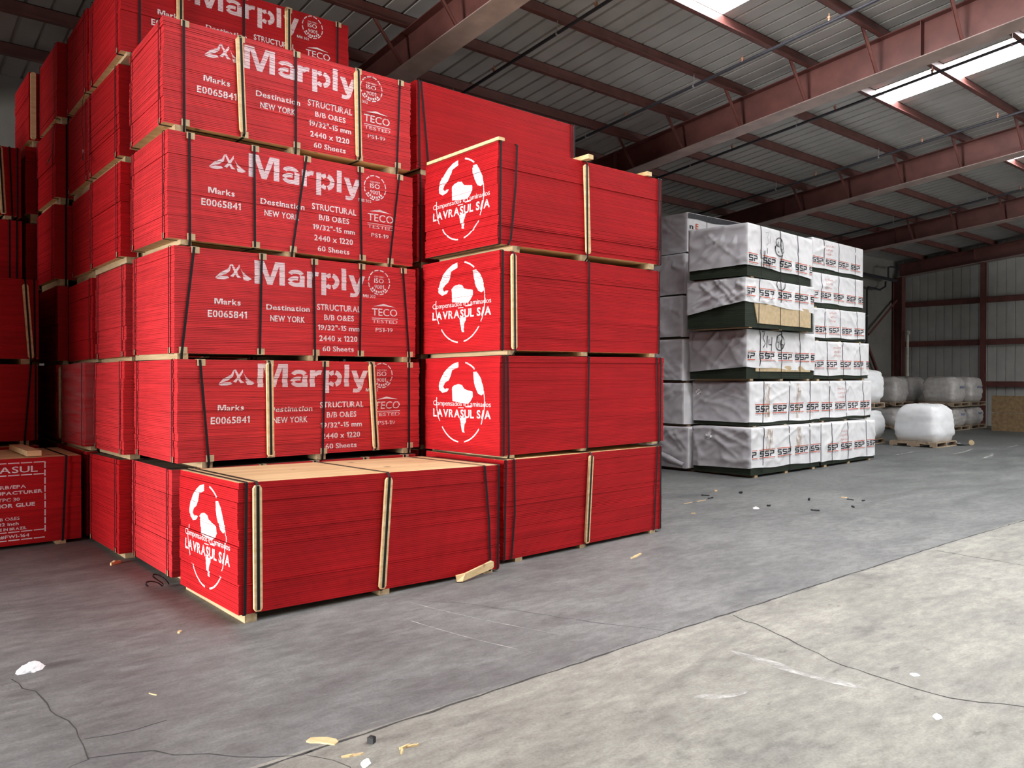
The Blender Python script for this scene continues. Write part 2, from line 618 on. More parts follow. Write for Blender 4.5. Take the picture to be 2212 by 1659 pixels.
def zlow(y):
    return 7.103 - 0.094 * y


X0, X1, Y0, Y1 = -18.0, 32.55, -14.0, 14.6
PUR = 0.20
mb = MB()
mb.box(X0 - 0.2, X1 + 0.2, Y0 - 0.2, Y1 + 0.2, -0.15, 0.0)
structure(mb.build('floor', M['floor']), 'worn two-tone concrete warehouse floor')

# roof sheet: ribbed panels running down the slope, with translucent panels let in
RIB = 0.305
GX0 = 9.2 - 90 * RIB
skyx = [9.2 + RIB * k for k in (-19, 0, 19, 40)]
SKY_Y0, SKY_Y1 = -6.0, 7.15
sky_end = lambda s: 5.93 if s < 5 else SKY_Y1


def zdeck(y):
    return ztop(y) + PUR


mb = MB()
prof = [(0.0, 0), (0.240, 0), (0.254, 0.036), (0.278, 0.036), (0.292, 0)]
k = 0
nper = int((X1 + 0.3 - GX0) / RIB) + 1
for k in range(nper):
    xa = GX0 + k * RIB
    inside = [s for s in skyx for j in range(3) if abs(xa - (s + RIB * j)) < 0.02]
    spans = [(sky_end(inside[0]), Y1 + 0.1), (Y0 - 0.1, SKY_Y0)] if inside else [(Y0 - 0.1, Y1 + 0.1)]
    for ya, yb in spans:
        pts = prof + [(RIB, 0)]
        for i in range(len(pts) - 1):
            (pa, ha), (pb, hb) = pts[i], pts[i + 1]
            mb.poly([(xa + pa, ya, zdeck(ya) + ha), (xa + pa, yb, zdeck(yb) + ha), (xa + pb, yb, zdeck(yb) + hb), (xa + pb, ya, zdeck(ya) + hb)])
structure(mb.build('ceiling', M['deck']), 'ribbed galvanised steel roof sheet')
for i, s in enumerate(skyx):
    mb = MB()
    ye = sky_end(s)
    w = 3 * RIB
    mb.hexa([(s, SKY_Y0, zdeck(SKY_Y0) + 0.005), (s + w, SKY_Y0, zdeck(SKY_Y0) + 0.005), (s + w, ye, zdeck(ye) + 0.005), (s, ye, zdeck(ye) + 0.005),
             (s, SKY_Y0, zdeck(SKY_Y0) + 0.03), (s + w, SKY_Y0, zdeck(SKY_Y0) + 0.03), (s + w, ye, zdeck(ye) + 0.03), (s, ye, zdeck(ye) + 0.03)])
    structure(mb.build('window_%d' % (i + 1), M['sky_panel']), 'translucent skylight panel in the roof')

# purlins (Z sections)
PY = [13.45, 12.2, 10.97, 9.73, 8.42, 7.15, 5.93, 4.68, 3.43, 2.18, 0.93, -0.32, -1.57, -2.82, -4.1, -5.35, -6.6, -7.85, -9.1, -10.35, -11.6, -12.85]
for y in PY:
    mb = MB()
    z = ztop(y)
    mb.box(X0, X1, y - 0.004, y + 0.004, z, z + PUR - 0.004)
    mb.box(X0, X1, y - 0.075, y + 0.004, z, z + 0.007)
    mb.box(X0, X1, y - 0.004, y + 0.075, z + PUR - 0.012, z + PUR - 0.004)
    mb.box(X0, X1, y - 0.082, y - 0.075, z, z + 0.022)
    structure(mb.build('roof_purlin', M['oxide']), 'red oxide roof purlin')

# tapered rafters with flange braces, columns
RX = [-12.2, -5.9, 0.2, 6.29, 12.66, 19.22, 25.75, 32.2]
for ri, x in enumerate(RX):
    mb = MB()
    ya, yb = 14.35, Y0 + 0.1
    for mi_, (xa, xb, fa, fb) in zip((0, 1, 0), ((x - 0.006, x + 0.006, lambda y: zlow(y) + 0.012, lambda y: ztop(y) - 0.012),
                             (x - 0.20, x + 0.20, lambda y: zlow(y), lambda y: zlow(y) + 0.014),
                             (x - 0.13, x + 0.13, lambda y: ztop(y) - 0.016, lambda y: ztop(y) - 0.002))):
        mb.hexa([(xa, yb, fa(yb)), (xb, yb, fa(yb)), (xb, ya, fa(ya)), (xa, ya, fa(ya)), (xa, yb, fb(yb)), (xb, yb, fb(yb)), (xb, ya, fb(ya)), (xa, ya, fb(ya))], mi_)
    for yy in (11.6, 5.3, -1.0):
        mb.box(x - 0.125, x + 0.125, yy - 0.005, yy + 0.005, zlow(yy) + 0.012, ztop(yy) - 0.016)
    structure(mb.build('roof_beam', [M['oxide'], M['oxide_dusty']]), 'tapered red oxide roof beam')
    if ri < len(RX) - 1:
        for y in PY[2:12]:
            mb = MB()
            mb.bar((x - 0.64, y + 0.012, ztop(y) + 0.03), (x - 0.17, y + 0.012, zlow(y) + 0.03), (0, 1, 0), 0.045, 0.006)
            mb.bar((x - 0.64, y + 0.035, ztop(y) + 0.03), (x - 0.17, y + 0.035, zlow(y) + 0.03), (0, 1, 0), 0.006, 0.045)
            structure(mb.build('flange_brace', M['oxide']), 'thin angle brace from purlin to beam')
    mb = MB()
    mb.box(x - 0.16, x + 0.16, 14.19, 14.21, 0, zlow(14.2))
    mb.box(x - 0.16, x + 0.16, 14.53, 14.55, 0, zlow(14.5))
    mb.box(x - 0.008, x + 0.008, 14.21, 14.53, 0, zlow(14.3))
    structure(mb.build('steel_column', M['oxide']), 'red oxide column at the concrete wall')

# end wall: ribbed sheet, girts and posts
mb = MB()
yy = Y0
while yy < Y1 - 0.01:
    pts = [(0.0, 0), (0.255, 0), (0.265, 0.030), (0.287, 0.030), (0.297, 0), (0.305, 0)]
    for i in range(len(pts) - 1):
        (pa, ha), (pb, hb) = pts[i], pts[i + 1]
        a, b_ = min(yy + pa, Y1), min(yy + pb, Y1)
        if b_ - a < 1e-5 and ha == hb:
            continue
        mb.poly([(X1 + ha, a, 0), (X1 + hb, b_, 0), (X1 + hb, b_, zdeck(b_) + 0.05), (X1 + ha, a, zdeck(a) + 0.05)])
    yy += 0.305
structure(mb.build('wall_far', M['siding']), 'ribbed grey steel end wall')
for z in (1.545, 3.105, 4.67, 6.25):
    mb = MB()
    ymax = 14.2 if z < 5.8 else 13.0
    mb.box(X1 - 0.21, X1 - 0.203, Y0, ymax, z - 0.10, z + 0.10)
    mb.box(X1 - 0.21, X1 - 0.01, Y0, ymax, z + 0.093, z + 0.10)
    mb.box(X1 - 0.075, X1 - 0.01, Y0, ymax, z - 0.10, z - 0.093)
    structure(mb.build('wall_girt', M['oxide']), 'red oxide girt on the end wall')
for y in (11.32, 5.2, -0.9, -7.0):
    mb = MB()
    mb.box(X1 - 0.43, X1 - 0.415, y - 0.075, y + 0.075, 0, zlow(y))
    mb.box(X1 - 0.23, X1 - 0.215, y - 0.075, y + 0.075, 0, zlow(y))
    mb.box(X1 - 0.415, X1 - 0.23, y - 0.006, y + 0.006, 0, zlow(y))
    structure(mb.build('wall_post', M['oxide']), 'red oxide wall post')

# concrete side wall with panel joints
mb = MB()
xs = [X0 - 0.2, -9.1, -3.0, 3.1, 9.2, 15.3, 21.4, 27.3, X1 + 0.3]
zs = [0.0, 1.55, 3.1, 4.65, 7.2]
for i in range(len(xs) - 1):
    for j in range(len(zs) - 1):
        mb.box(xs[i] + 0.006, xs[i + 1] - 0.006, Y1, Y1 + 0.16, zs[j] + 0.006, zs[j + 1] - 0.006)
mb.box(X0 - 0.2, X1 + 0.3, Y1 + 0.02, Y1 + 0.2, 0, 7.2)
structure(mb.build('wall_left', M['wallconc']), 'grey tilt-up concrete side wall')
# wall behind the camera and right-hand wall, each with an open loading door
mb = MB()
for (ya, yb, za, zb) in ((Y0, 2.2, 0, 10.0), (9.0, Y1, 0, 10.0), (2.2, 9.0, 4.7, 10.0)):
    mb.box(X0 - 0.2, X0, ya, yb, za, zb)
structure(mb.build('wall_back', M['siding']), 'sheet wall behind the camera with an open door')
mb = MB()
for (xa, xb, za, zb) in ((X0, 21.8, 0, 10.0), (30.2, X1, 0, 10.0), (21.8, 30.2, 4.7, 10.0)):
    mb.box(xa, xb, Y0 - 0.2, Y0, za, zb)
structure(mb.build('wall_right', M['siding']), 'sheet wall on the right with an open door')

# bracing and pipes on the concrete wall
mb = MB()
mb.bar((29.72, 14.38, 3.42), (32.05, 14.38, 4.86), (0, 0, 1), 0.10, 0.012)
mb.bar((29.72, 14.42, 3.38), (32.05, 14.42, 4.82), (0, 1, 0), 0.08, 0.012)
structure(mb.build('wall_brace', M['oxide']), 'rising diagonal wall brace')
mb = MB()
mb.bar((29.55, 14.38, 3.15), (31.9, 14.38, 0.25), (0, 0, 1), 0.10, 0.012)
mb.bar((29.55, 14.42, 3.11), (31.9, 14.42, 0.21), (0, 1, 0), 0.08, 0.012)
structure(mb.build('wall_brace', M['oxide']), 'falling diagonal wall brace')

root = empty('fire_riser_pipe', (29.45, 14.33, 0), 0, 'dark fire riser pipe with elbows on the concrete wall', 'pipe')
mb = MB()
mb.tube([(0, 0, 0), (0, 0, 5.10), (0.05, -0.02, 5.18), (0.9, -0.06, 5.14), (1.35, -0.06, 5.30), (1.38, -0.06, 5.50)], 0.038, 8)
mb.build('riser', M['pipe'], root)
mb = MB()
mb.tube([(-3.5, -0.33, 5.60), (1.65, -0.33, 5.52)], 0.06, 10)
mb.build('main_pipe', M['pipe'], root)
mb = MB()
mb.tube([(1.0, -0.33, 5.55), (1.0, -0.33, 5.98), (1.2, -0.33, 6.02), (2.0, -0.33, 6.04)], 0.035, 8)
mb.build('branch_pipe', M['pipe'], root)
for z in (1.2, 4.1):
    mb = MB()
    mb.box(-0.06, 0.06, -0.05, 0.26, z - 0.02, z + 0.02)
    mb.build('pipe_clamp', M['steelgrey'], root)

# sprinkler branch lines under the purlins
PIPES = [(7.85, 'nearest the big stack'), (11.02, 'just in front of the second visible beam'), (14.28, 'crossing under the bright skylight strip'),
         (17.69, 'just in front of the third visible beam'), (24.05, 'just in front of the fourth visible beam'), (27.1, 'last one before the end wall')]
for pi, (x, where) in enumerate(PIPES):
    ya, yb = 14.2, -9.0
    off = -0.19
    zc = lambda y: ztop(y) + off
    root = empty('sprinkler_pipe', (x, ya, zc(ya)), 0, 'dark sprinkler pipe under the roof, ' + where, 'pipe', 'sprinkler pipes under the roof')
    mb = MB()
    mb.tube([(0, 0, 0), (0, yb - ya, zc(yb) - zc(ya))], 0.026, 10)
    mb.build('pipe_run', M['pipe'], root)
    for y in (12.3, 9.86, 7.5, 5.9, 3.2, 0.4):
        mb = MB()
        y += 0.1 * math.sin(pi * 3 + y)
        z = zc(y) - zc(ya)
        mb.tube([(0, y - ya, z + 0.015), (0, y - ya, z + 0.055)], 0.019, 8)
        mb.tube([(0, y - ya, z + 0.055), (0, y - ya, z + 0.08)], 0.030, 8)
        mb.tube([(0, y - ya, z + 0.08), (0, y - ya, z + 0.13)], 0.009, 6)
        mb.build('sprinkler_head', M['brass'], root)
    for y in (10.97, 8.42, 4.68, 0.93):
        mb = MB()
        z = zc(y) - zc(ya)
        y2 = y - 0.06
        mb.tube([(0, y2 - ya, z + 0.02), (0, y2 - ya, z - off + 0.012)], 0.005, 6)
        mb.tube([(0, y2 - ya - 0.012, z), (0, y2 - ya + 0.012, z)], 0.033, 10)
        mb.build('hanger', M['steelgrey'], root)

# joints and cracks of the floor


def crack(pts, w, seed, name='floor_crack', amp=0.02):
    rnd = random.Random(seed)
    P_ = []
    for i in range(len(pts) - 1):
        a, b_ = Vector((*pts[i], 0)), Vector((*pts[i + 1], 0))
        n = max(2, int((b_ - a).length / 0.10))
        for k in range(n):
            p = a.lerp(b_, k / n)
            P_.append((p.x + rnd.uniform(-amp, amp), p.y + rnd.uniform(-amp, amp)))
    P_.append(pts[-1])
    mb = MB()
    prev = None
    for i, (x, y) in enumerate(P_):
        a, c = P_[max(i - 1, 0)], P_[min(i + 1, len(P_) - 1)]
        dx, dy = c[0] - a[0], c[1] - a[1]
        l = math.hypot(dx, dy) or 1
        ww = w * rnd.uniform(0.35, 1.25) / 2
        mb.v += [(x - dy / l * ww, y + dx / l * ww, 0.0012), (x + dy / l * ww, y - dx / l * ww, 0.0012)]
        if i:
            b0 = 2 * i - 2
            mb.f.append((b0, b0 + 1, b0 + 3, b0 + 2))
            mb.m.append(0)
    return structure(mb.build(name, M['crack']), 'dark crack in the floor slab')


crack([(-17.9, 3.45), (1.64, 3.44), (2.25, 3.445), (4.6, 3.475), (8.6, 3.485), (11, 3.44), (20, 3.45), (32.4, 3.45)], 0.017, 1, 'floor_joint', 0.008)
crack([(5.0, 3.42), (4.95, 3.2), (4.84, 2.89), (4.68, 2.51), (4.63, 2.11), (4.63, 1.76), (4.8, 1.47), (4.75, 0.6)], 0.010, 2)
crack([(8.5, 3.4), (8.45, 2.6), (8.5, 1.0)], 0.012, 3, amp=0.01)
crack([(0.74, 5.38), (0.82, 4.85), (0.87, 4.30), (0.83, 4.03), (0.71, 3.95), (0.4, 3.9)], 0.007, 4)
crack([(0.84, 4.02), (1.09, 3.9), (1.36, 3.62), (1.59, 3.44), (1.67, 3.44)], 0.007, 5)
crack([(0.87, 4.25), (1.1, 4.2), (1.25, 4.22)], 0.005, 6, amp=0.01)
crack([(4.35, 3.5), (4.2, 3.8), (3.95, 4.3), (3.7, 4.9), (3.4, 5.3)], 0.005, 7)
crack([(1.64, 3.4), (1.72, 3.3), (1.7, 3.1), (1.75, 2.8)], 0.006, 8)
for i, (x, y, lx, ly, rz) in enumerate([(4.35, 2.55, 0.9, 0.10, -1.5), (3.7, 2.6, 0.35, 0.08, -0.4), (19.0, 8.3, 1.4, 0.06, 0.1), (20.6, 7.6, 2.2, 0.07, 0.15), (19.8, 6.8, 1.6, 0.08, 0.2), (23.2, 7.4, 1.2, 0.06, 0.1),
                                        (3.2, 4.3, 1.3, 0.012, -1.35), (3.5, 4.6, 1.6, 0.012, -1.3)]):
    mb = MB()
    n = 14
    for k in range(n + 1):
        t = k / n - 0.5
        w = ly * (1 - (2 * t) ** 4) * 0.5
        bend = 0.12 * lx * (t * t)
        mb.v += [(t * lx, bend - w, 0), (t * lx, bend + w, 0)]
        if k:
            mb.f.append((2 * k - 2, 2 * k, 2 * k + 1, 2 * k - 1))
            mb.m.append(0)
    o = mb.build('floor_scuff', M['scuff'])
    o.location = (x, y, 0.0016)
    o.rotation_euler = (0, 0, rz)
    structure(o, 'pale scuff mark on the floor')

# ------------------------------------------------------------------ plywood bundles
SW = 0.021


def shear(Lx, W, tx, ty):
    return lambda x, y, z: (x, y, z + tx * (x - Lx / 2) + ty * (y - W / 2))


def sheet_stack(mb, Lx, W, z0, h, n, seed, jit, step, nstep):
    """one box per sheet, each a little out of line; returns the offsets and gaps so that paint can follow them"""
    rnd = random.Random(seed)
    cuts = sorted(rnd.sample(range(2, n - 2), nstep)) if nstep else []
    sx = sy = 0.0
    p = h / n
    rows = []
    for i in range(n):
        if i in cuts:
            sx, sy = rnd.uniform(-step, step), rnd.uniform(-step, step)
        jx, jy = rnd.uniform(-jit, jit), rnd.uniform(-jit, jit)
        if rnd.random() < 0.06:
            jy -= jit * 1.6
        ax = max(-0.011, min(0.011, sx + jx))
        ay = max(-0.011, min(0.011, sy + jy))
        fz = 0.80 if i + 1 in cuts else 0.92
        mb.box(ax, Lx + ax * 0.6 + rnd.uniform(-jit, jit) * 2, ay, W + ay, z0 + i * p, z0 + (i + fz) * p, 0, 1 if i == n - 1 else 0, 1 if i == 0 else 0)
        rows.append((ax, ay, fz))
    # core behind the joints so that no light leaks between the sheets
    mb.box(0.012, Lx - 0.014, 0.012, W - 0.012, z0 + 0.002, z0 + h - 0.004, 0, 0)
    return rows


def on_sheets(pm, rows, h, end):
    """cut a flat marking at every sheet and lay each strip on the face of its own sheet"""
    n = len(rows)
    p = h / n
    bm = bmesh.new()
    vs_ = [bm.verts.new(v) for v in pm.v]
    for f, mi in zip(pm.f, pm.m):
        try:
            bf = bm.faces.new([vs_[i] for i in f])
            bf.material_index = mi
        except ValueError:
            pass
    za, zb = min(v[2] for v in pm.v), max(v[2] for v in pm.v)
    for i in range(max(0, int(za / p) - 1), min(n, int(zb / p) + 2)):
        for zz in (i * p, (i + rows[i][2]) * p):
            if za < zz < zb:
                bmesh.ops.bisect_plane(bm, geom=bm.verts[:] + bm.edges[:] + bm.faces[:], dist=1e-6, plane_co=(0, 0, zz), plane_no=(0, 0, 1))
    out = MB()
    for k, f in enumerate(bm.faces):
        zc = sum(v.co.z for v in f.verts) / len(f.verts)
        i = min(n - 1, max(0, int(zc / p)))
        if zc / p - i > rows[i][2]:
            continue
        off = (rows[i][0] if end else rows[i][1]) - 0.0006 - 1e-6 * (k % 40)
        b = len(out.v)
        for v in f.verts:
            out.v.append((off, v.co.y, v.co.z) if end else (v.co.x, off, v.co.z))
        out.f.append(tuple(range(b, b + len(f.verts))))
        out.m.append(f.material_index)
    bm.free()
    return out


GLOBE_NA = [(-.08, 1.0), (-.3, .96), (-.5, .87), (-.68, .74), (-.82, .58), (-.89, .42), (-.87, .30), (-.72, .22), (-.52, .26), (-.45, .33), (-.56, .34), (-.62, .31), (-.70, .38), (-.62, .48), (-.48, .54), (-.40, .64), (-.33, .80), (-.08, .87)]
GLOBE_AF = [(.53, .74), (.66, .75), (.80, .62), (.93, .40), (.96, .22), (.86, .17), (.73, .22), (.62, .38), (.55, .55)]
GLOBE_SA = [(-.32, .36), (-.22, .42), (-.05, .45), (.10, .42), (.18, .33), (.30, .30), (.52, .26), (.53, .14), (.43, .02), (.34, -.04), (.05, -.02), (-.30, .02)]
GLOBE_TAIL = [(0, -.40), (.27, -.38), (.25, -.47), (.19, -.55), (.16, -.70), (.19, -.76), (.09, -.75), (.05, -.62)]


def globe_marking(W, cy, cz, R):
    """stencilled globe and two lines of text for the end of a bundle; viewer's right is -y"""
    mk = Marking(True)
    mb = mk.new('globe_emblem')
    pl = lambda u, v: (-0.0140, cy - u * R, cz + v * R)
    for poly, mi in ((GLOBE_NA, 0), (GLOBE_AF, 0), (GLOBE_SA, 0), (GLOBE_TAIL, 0)):
        add2d(mb, poly2d(poly), pl, mi)
    for a0, a1, w in ((78, 54, .04), (16, -32, .028), (-40, -80, .036), (-94, -140, .036), (-150, -186, .030)):
        add2d(mb, arc2d(0, 0, .985, 1.0, a0, a1, w), pl)
    add2d(mb, rect2d(-.06, .16, -.155, -.135), pl)
    add2d(mb, rect2d(.24, .48, -.125, -.10), pl)
    mb = mk.new('lettering')
    add2d(mb, text2d('Compensados e Laminados', -1.13, 1.22, -.10, .13, 0.0, True), pl)
    mb = mk.new('lettering')
    add2d(mb, text2d('LAVRASUL S/A', -1.13, 1.22, -.385, .205, 0.028, True), pl)
    return mk


def mill_marking():
    """white lettering of the long face, metres from the left end / bottom of the sheets"""
    mk = Marking()
    pl = lambda x, z: (x, -0.0140, z)
    T = lambda s, x0, x1, zb, cap, b=0.022, st=True, mi=0, mb=None: add2d(mb or mk.new('lettering'), text2d(s, x0, x1, zb, cap, b, st), pl, mi)
    T('Marply', 0.70, 1.835, 0.640, 0.212, 0.035, 'big', 1)
    mb = mk.new('peak_emblem')
    # twin-peak emblem
    for p in ([(.345, .668), (.39, .715), (.46, .755), (.475, .79), (.49, .80), (.475, .735), (.44, .705), (.40, .69)],
              [(.345, .664), (.40, .684), (.455, .688), (.47, .672), (.42, .655), (.375, .655)],
              [(.478, .690), (.50, .712), (.545, .775), (.560, .80), (.566, .775), (.535, .725), (.505, .682)],
              [(.487, .79), (.498, .80), (.525, .755), (.555, .70), (.580, .682), (.545, .678), (.52, .715)],
              [(.572, .765), (.590, .735), (.63, .705), (.674, .680), (.635, .685), (.595, .705)],
              [(.592, .694), (.62, .694), (.674, .676), (.64, .660), (.60, .664)]):
        add2d(mb, poly2d(p), pl, 1)
    T('Marks', .338, .572, .436, .052)
    T('E0065841', .281, .629, .322, .062, .02)
    T('Destination', .81, 1.239, .412, .052)
    T('NEW YORK', .849, 1.19, .308, .056)
    T('STRUCTURAL', 1.315, 1.785, .436, .060)
    T('B/B O&ES', 1.39, 1.711, .343, .054)
    T('19/32"-15 mm', 1.325, 1.773, .246, .050)
    T('2440 x 1220', 1.339, 1.75, .142, .054)
    T('60 Sheets', 1.375, 1.711, .042, .052)
    T('Mill 302', 1.811, 1.955, .588, .030, .0)
    # round certification stamp
    mb = mk.new('round_stamp')
    for a in range(0, 360, 30):
        add2d(mb, arc2d(1.997, .747, .122, .122, a + 3, a + 25, .011, 5), pl)
    T('CERTIFIED', 1.94, 2.054, .795, .016, .0, mb=mb)
    T('ISO', 1.940, 2.05, .742, .046, .01, mb=mb)
    T('9001', 1.943, 2.052, .682, .042, .005, mb=mb)
    for a in range(215, 325, 16):
        add2d(mb, arc2d(1.997, .747, .098, .098, a, a + 10, .022, 3), pl)
    # roofed test stamp
    mb = mk.new('roofed_stamp')
    add2d(mb, poly2d([(1.93, .503), (2.05, .534), (2.185, .505), (2.05, .512)]), pl)
    T('TECO', 1.914, 2.21, .412, .076, .005, mb=mb)
    add2d(mb, rect2d(1.914, 2.219, .383, .389), pl)
    T('TESTED', 1.916, 2.214, .338, .036, .0, True, mb=mb)
    T('PS1-19', 1.958, 2.157, .251, .040, .0)
    return mk


def crate_marking():
    mk = Marking()
    mb = mk.new('dashed_frame')
    pl = lambda x, z: (x, -0.0140, z)
    T = lambda s, x0, x1, zb, cap, b=0.02: add2d(mk.new('lettering'), text2d(s, x0, x1, zb, cap, b, True), pl)
    for z in (0.832, 0.708, 0.134, 0.052):
        x = 2.10
        while x > 0.5:
            add2d(mb, rect2d(x - .098, x, z - .005, z + .005), pl)
            x -= .112
    for x in (2.104, 0.5):
        z = 0.832
        while z > 0.10:
            add2d(mb, rect2d(x - .006, x + .006, z - .066, z), pl)
            z -= .082
    T('LAVRASUL', 1.33, 2.038, .734, .066, .01)
    T('CARB/EPA', 1.61, 1.934, .575, .034)
    T('CERTIFIED MANUFACTURER', 1.16, 2.082, .516, .033, .03)
    T('TPC 30', 1.69, 1.878, .449, .034)
    T('EXTERIOR GLUE', 1.47, 2.013, .387, .038, .035)
    T('B/B O&ES', 1.66, 1.877, .256, .032, .0)
    T('15/32 inch', 1.62, 1.868, .203, .034, .02)
    T('MADE IN BRAZIL', 1.60, 1.937, .155, .027, .03)
    T('P.A.#FWI-164', 1.60, 1.961, .076, .032, .03)
    return mk


def strap_loop(mb, Lx, W, zb, zt, xt, xb, batten=None, d=0.0170, front=None):
    """strap round the bundle across its length; front: list of (x, z) for a slanted or kinked run"""
    fy = -d - (0.024 if batten else 0)
    pts = []
    fr = front or [(xt, zt), (xb, zb)]
    pts.append((fr[0][0], W + d, zt + 0.003))
    pts.append((fr[0][0], -0.009, zt + 0.004))
    if batten:
        pts.append((fr[0][0], fy, zt - 0.03))
        pts.append((fr[-1][0], fy, zb + 0.03))
    else:
        pts.append((fr[0][0], fy, zt - 0.004))
        for (x, z) in fr[1:-1]:
            pts.append((x, fy, z))
        pts.append((fr[-1][0], fy, max(fr[-1][1], zb) + 0.006))
    pts.append((fr[-1][0], -0.006, zb - 0.004))
    pts.append((fr[-1][0], W + d, zb - 0.004))
    mb.ribbon(pts, (1, 0, 0), SW)


def bundle(par, below, kind, label, group, seed, straps=(), ends=(), battens=(), guards=False, marking=None, fine=False, runners=(0.10, 1.22, 2.3), n=60,
           jit=0.0016, step=0.004, nstep=5, name='plywood_bundle', wrap_film=False, dirty=False):
    x, y, yaw, z, h, Lx, W, tx, ty = par
    rh = z - below
    root = empty(name, (x, y, below), yaw, label, 'plywood bundle', group)
    fn = shear(Lx, W, tx, ty)
    mb = MB()
    rows = sheet_stack(mb, Lx, W, rh, h, n, seed, jit, step, nstep)
    mb.build('sheet_stack', [M['red_fine'] if fine else M['red'], M['ply_dirty' if dirty else 'ply']], root, fn)
    for rx in runners:
        mb = MB()
        if below < 0.01:
            mb.box(rx - 0.045, rx + 0.045, 0.0, W, 0.0, rh - 0.001)
            f2 = lambda X, Y, Z: (X, Y, Z + (tx * (X - Lx / 2) + ty * (Y - W / 2) if Z > 0.005 else 0))
            mb.build('runner', M['runner'], root, f2)
        else:
            mb.box(rx - 0.045, rx + 0.045, 0.0, W, 0.002, rh - 0.001)
            mb.build('runner', M['runner'], root, fn)
    bx = {}
    for (bxt, bxb, za, zb_) in battens:
        mb = MB()
        w = 0.031
        yy0, yy1 = -0.0375, -0.0145
        c = 0.014
        for (za_, zb2, xa, xb, cut) in ((za, zb_, bxb, bxt, 0),):
            mb.hexa([(xa - w + c, yy0, za_), (xa + w - c, yy0, za_), (xa + w - c, yy1, za_), (xa - w + c, yy1, za_), (xa - w, yy0, za_ + 0.02), (xa + w, yy0, za_ + 0.02), (xa + w, yy1, za_ + 0.02), (xa - w, yy1, za_ + 0.02)])
            mb.hexa([(xa - w, yy0, za_ + 0.02), (xa + w, yy0, za_ + 0.02), (xa + w, yy1, za_ + 0.02), (xa - w, yy1, za_ + 0.02), (xb - w, yy0, zb2 - 0.02), (xb + w, yy0, zb2 - 0.02), (xb + w, yy1, zb2 - 0.02), (xb - w, yy1, zb2 - 0.02)])
            mb.hexa([(xb - w, yy0, zb2 - 0.02), (xb + w, yy0, zb2 - 0.02), (xb + w, yy1, zb2 - 0.02), (xb - w, yy1, zb2 - 0.02), (xb - w + c, yy0, zb2), (xb + w - c, yy0, zb2), (xb + w - c, yy1, zb2), (xb - w + c, yy1, zb2)])
        mb.build('batten', M['pine'], root, lambda X, Y, Z: fn(X, Y, Z + rh))
    for s in straps:
        mb = MB()
        bat = any(abs(b_[0] - s[0][0]) < 0.06 for b_ in battens)
        fr = [(px, pz + rh) for px, pz in s]
        onrun = min((abs(s[-1][0] - rx) for rx in runners), default=9) < 0.055
        zb = 0.004 if (onrun and below > 0.01) else rh - 0.002
        strap_loop(mb, Lx, W, zb, rh + h, s[0][0], s[-1][0], bat, front=fr)
        mb.build('strap', M['strap'], root, fn)
        if guards:
            for zz, sg in ((rh + h, -1), (rh, 1)):
                xx = s[0][0] if sg < 0 else s[-1][0]
                mb = MB()
                mb.box(xx - 0.022, xx + 0.046, -0.0155, -0.0120, min(zz, zz + sg * 0.055), max(zz, zz + sg * 0.055))
                mb.box(xx - 0.022, xx + 0.046, -0.0155, 0.05, zz - 0.0005 if sg < 0 else zz - 0.0015, zz + 0.0015 if sg < 0 else zz + 0.0005)
                mb.build('edge_protector', M['card'], root, fn)
    for (ey, kink) in ends:
        mb = MB()
        d = 0.0150
        zb, zt_ = rh - 0.003, rh + h
        mb.ribbon([(Lx * 0.5, ey, zt_ + 0.002), (-0.009, ey, zt_ + 0.003), (-d, ey, zt_ - 0.004), (-d, ey + kink * 0.6, rh + h * 0.45), (-d, ey + kink, zb + 0.006), (-0.006, ey + kink, zb - 0.002), (Lx * 0.5, ey + kink, zb - 0.002)], (0, 1, 0), SW)
        mb.build('strap', M['strap'], root, fn)
        if guards:
            mb = MB()
            mb.box(-0.0135, -0.0120, ey + kink - 0.022, ey + kink + 0.022, rh + 0.002, rh + 0.05)
            mb.build('edge_protector', M['card'], root, fn)
    if marking is not None:
        for nm, pm in marking.parts:
            pm = on_sheets(pm, rows, h, marking.end)
            pm.build(nm, [M['paint'], M['paint_pink']], root, lambda X, Y, Z: fn(X, Y, Z + rh))
    if wrap_film:
        mb = MB()
        mb.box(-0.014, Lx * 0.4, -0.0145, W + 0.012, rh + 0.02, rh + h + 0.004)
        o = mb.build('plastic_film', M['veil'], root, fn)
        o['label'] = 'clear plastic film'
    return root


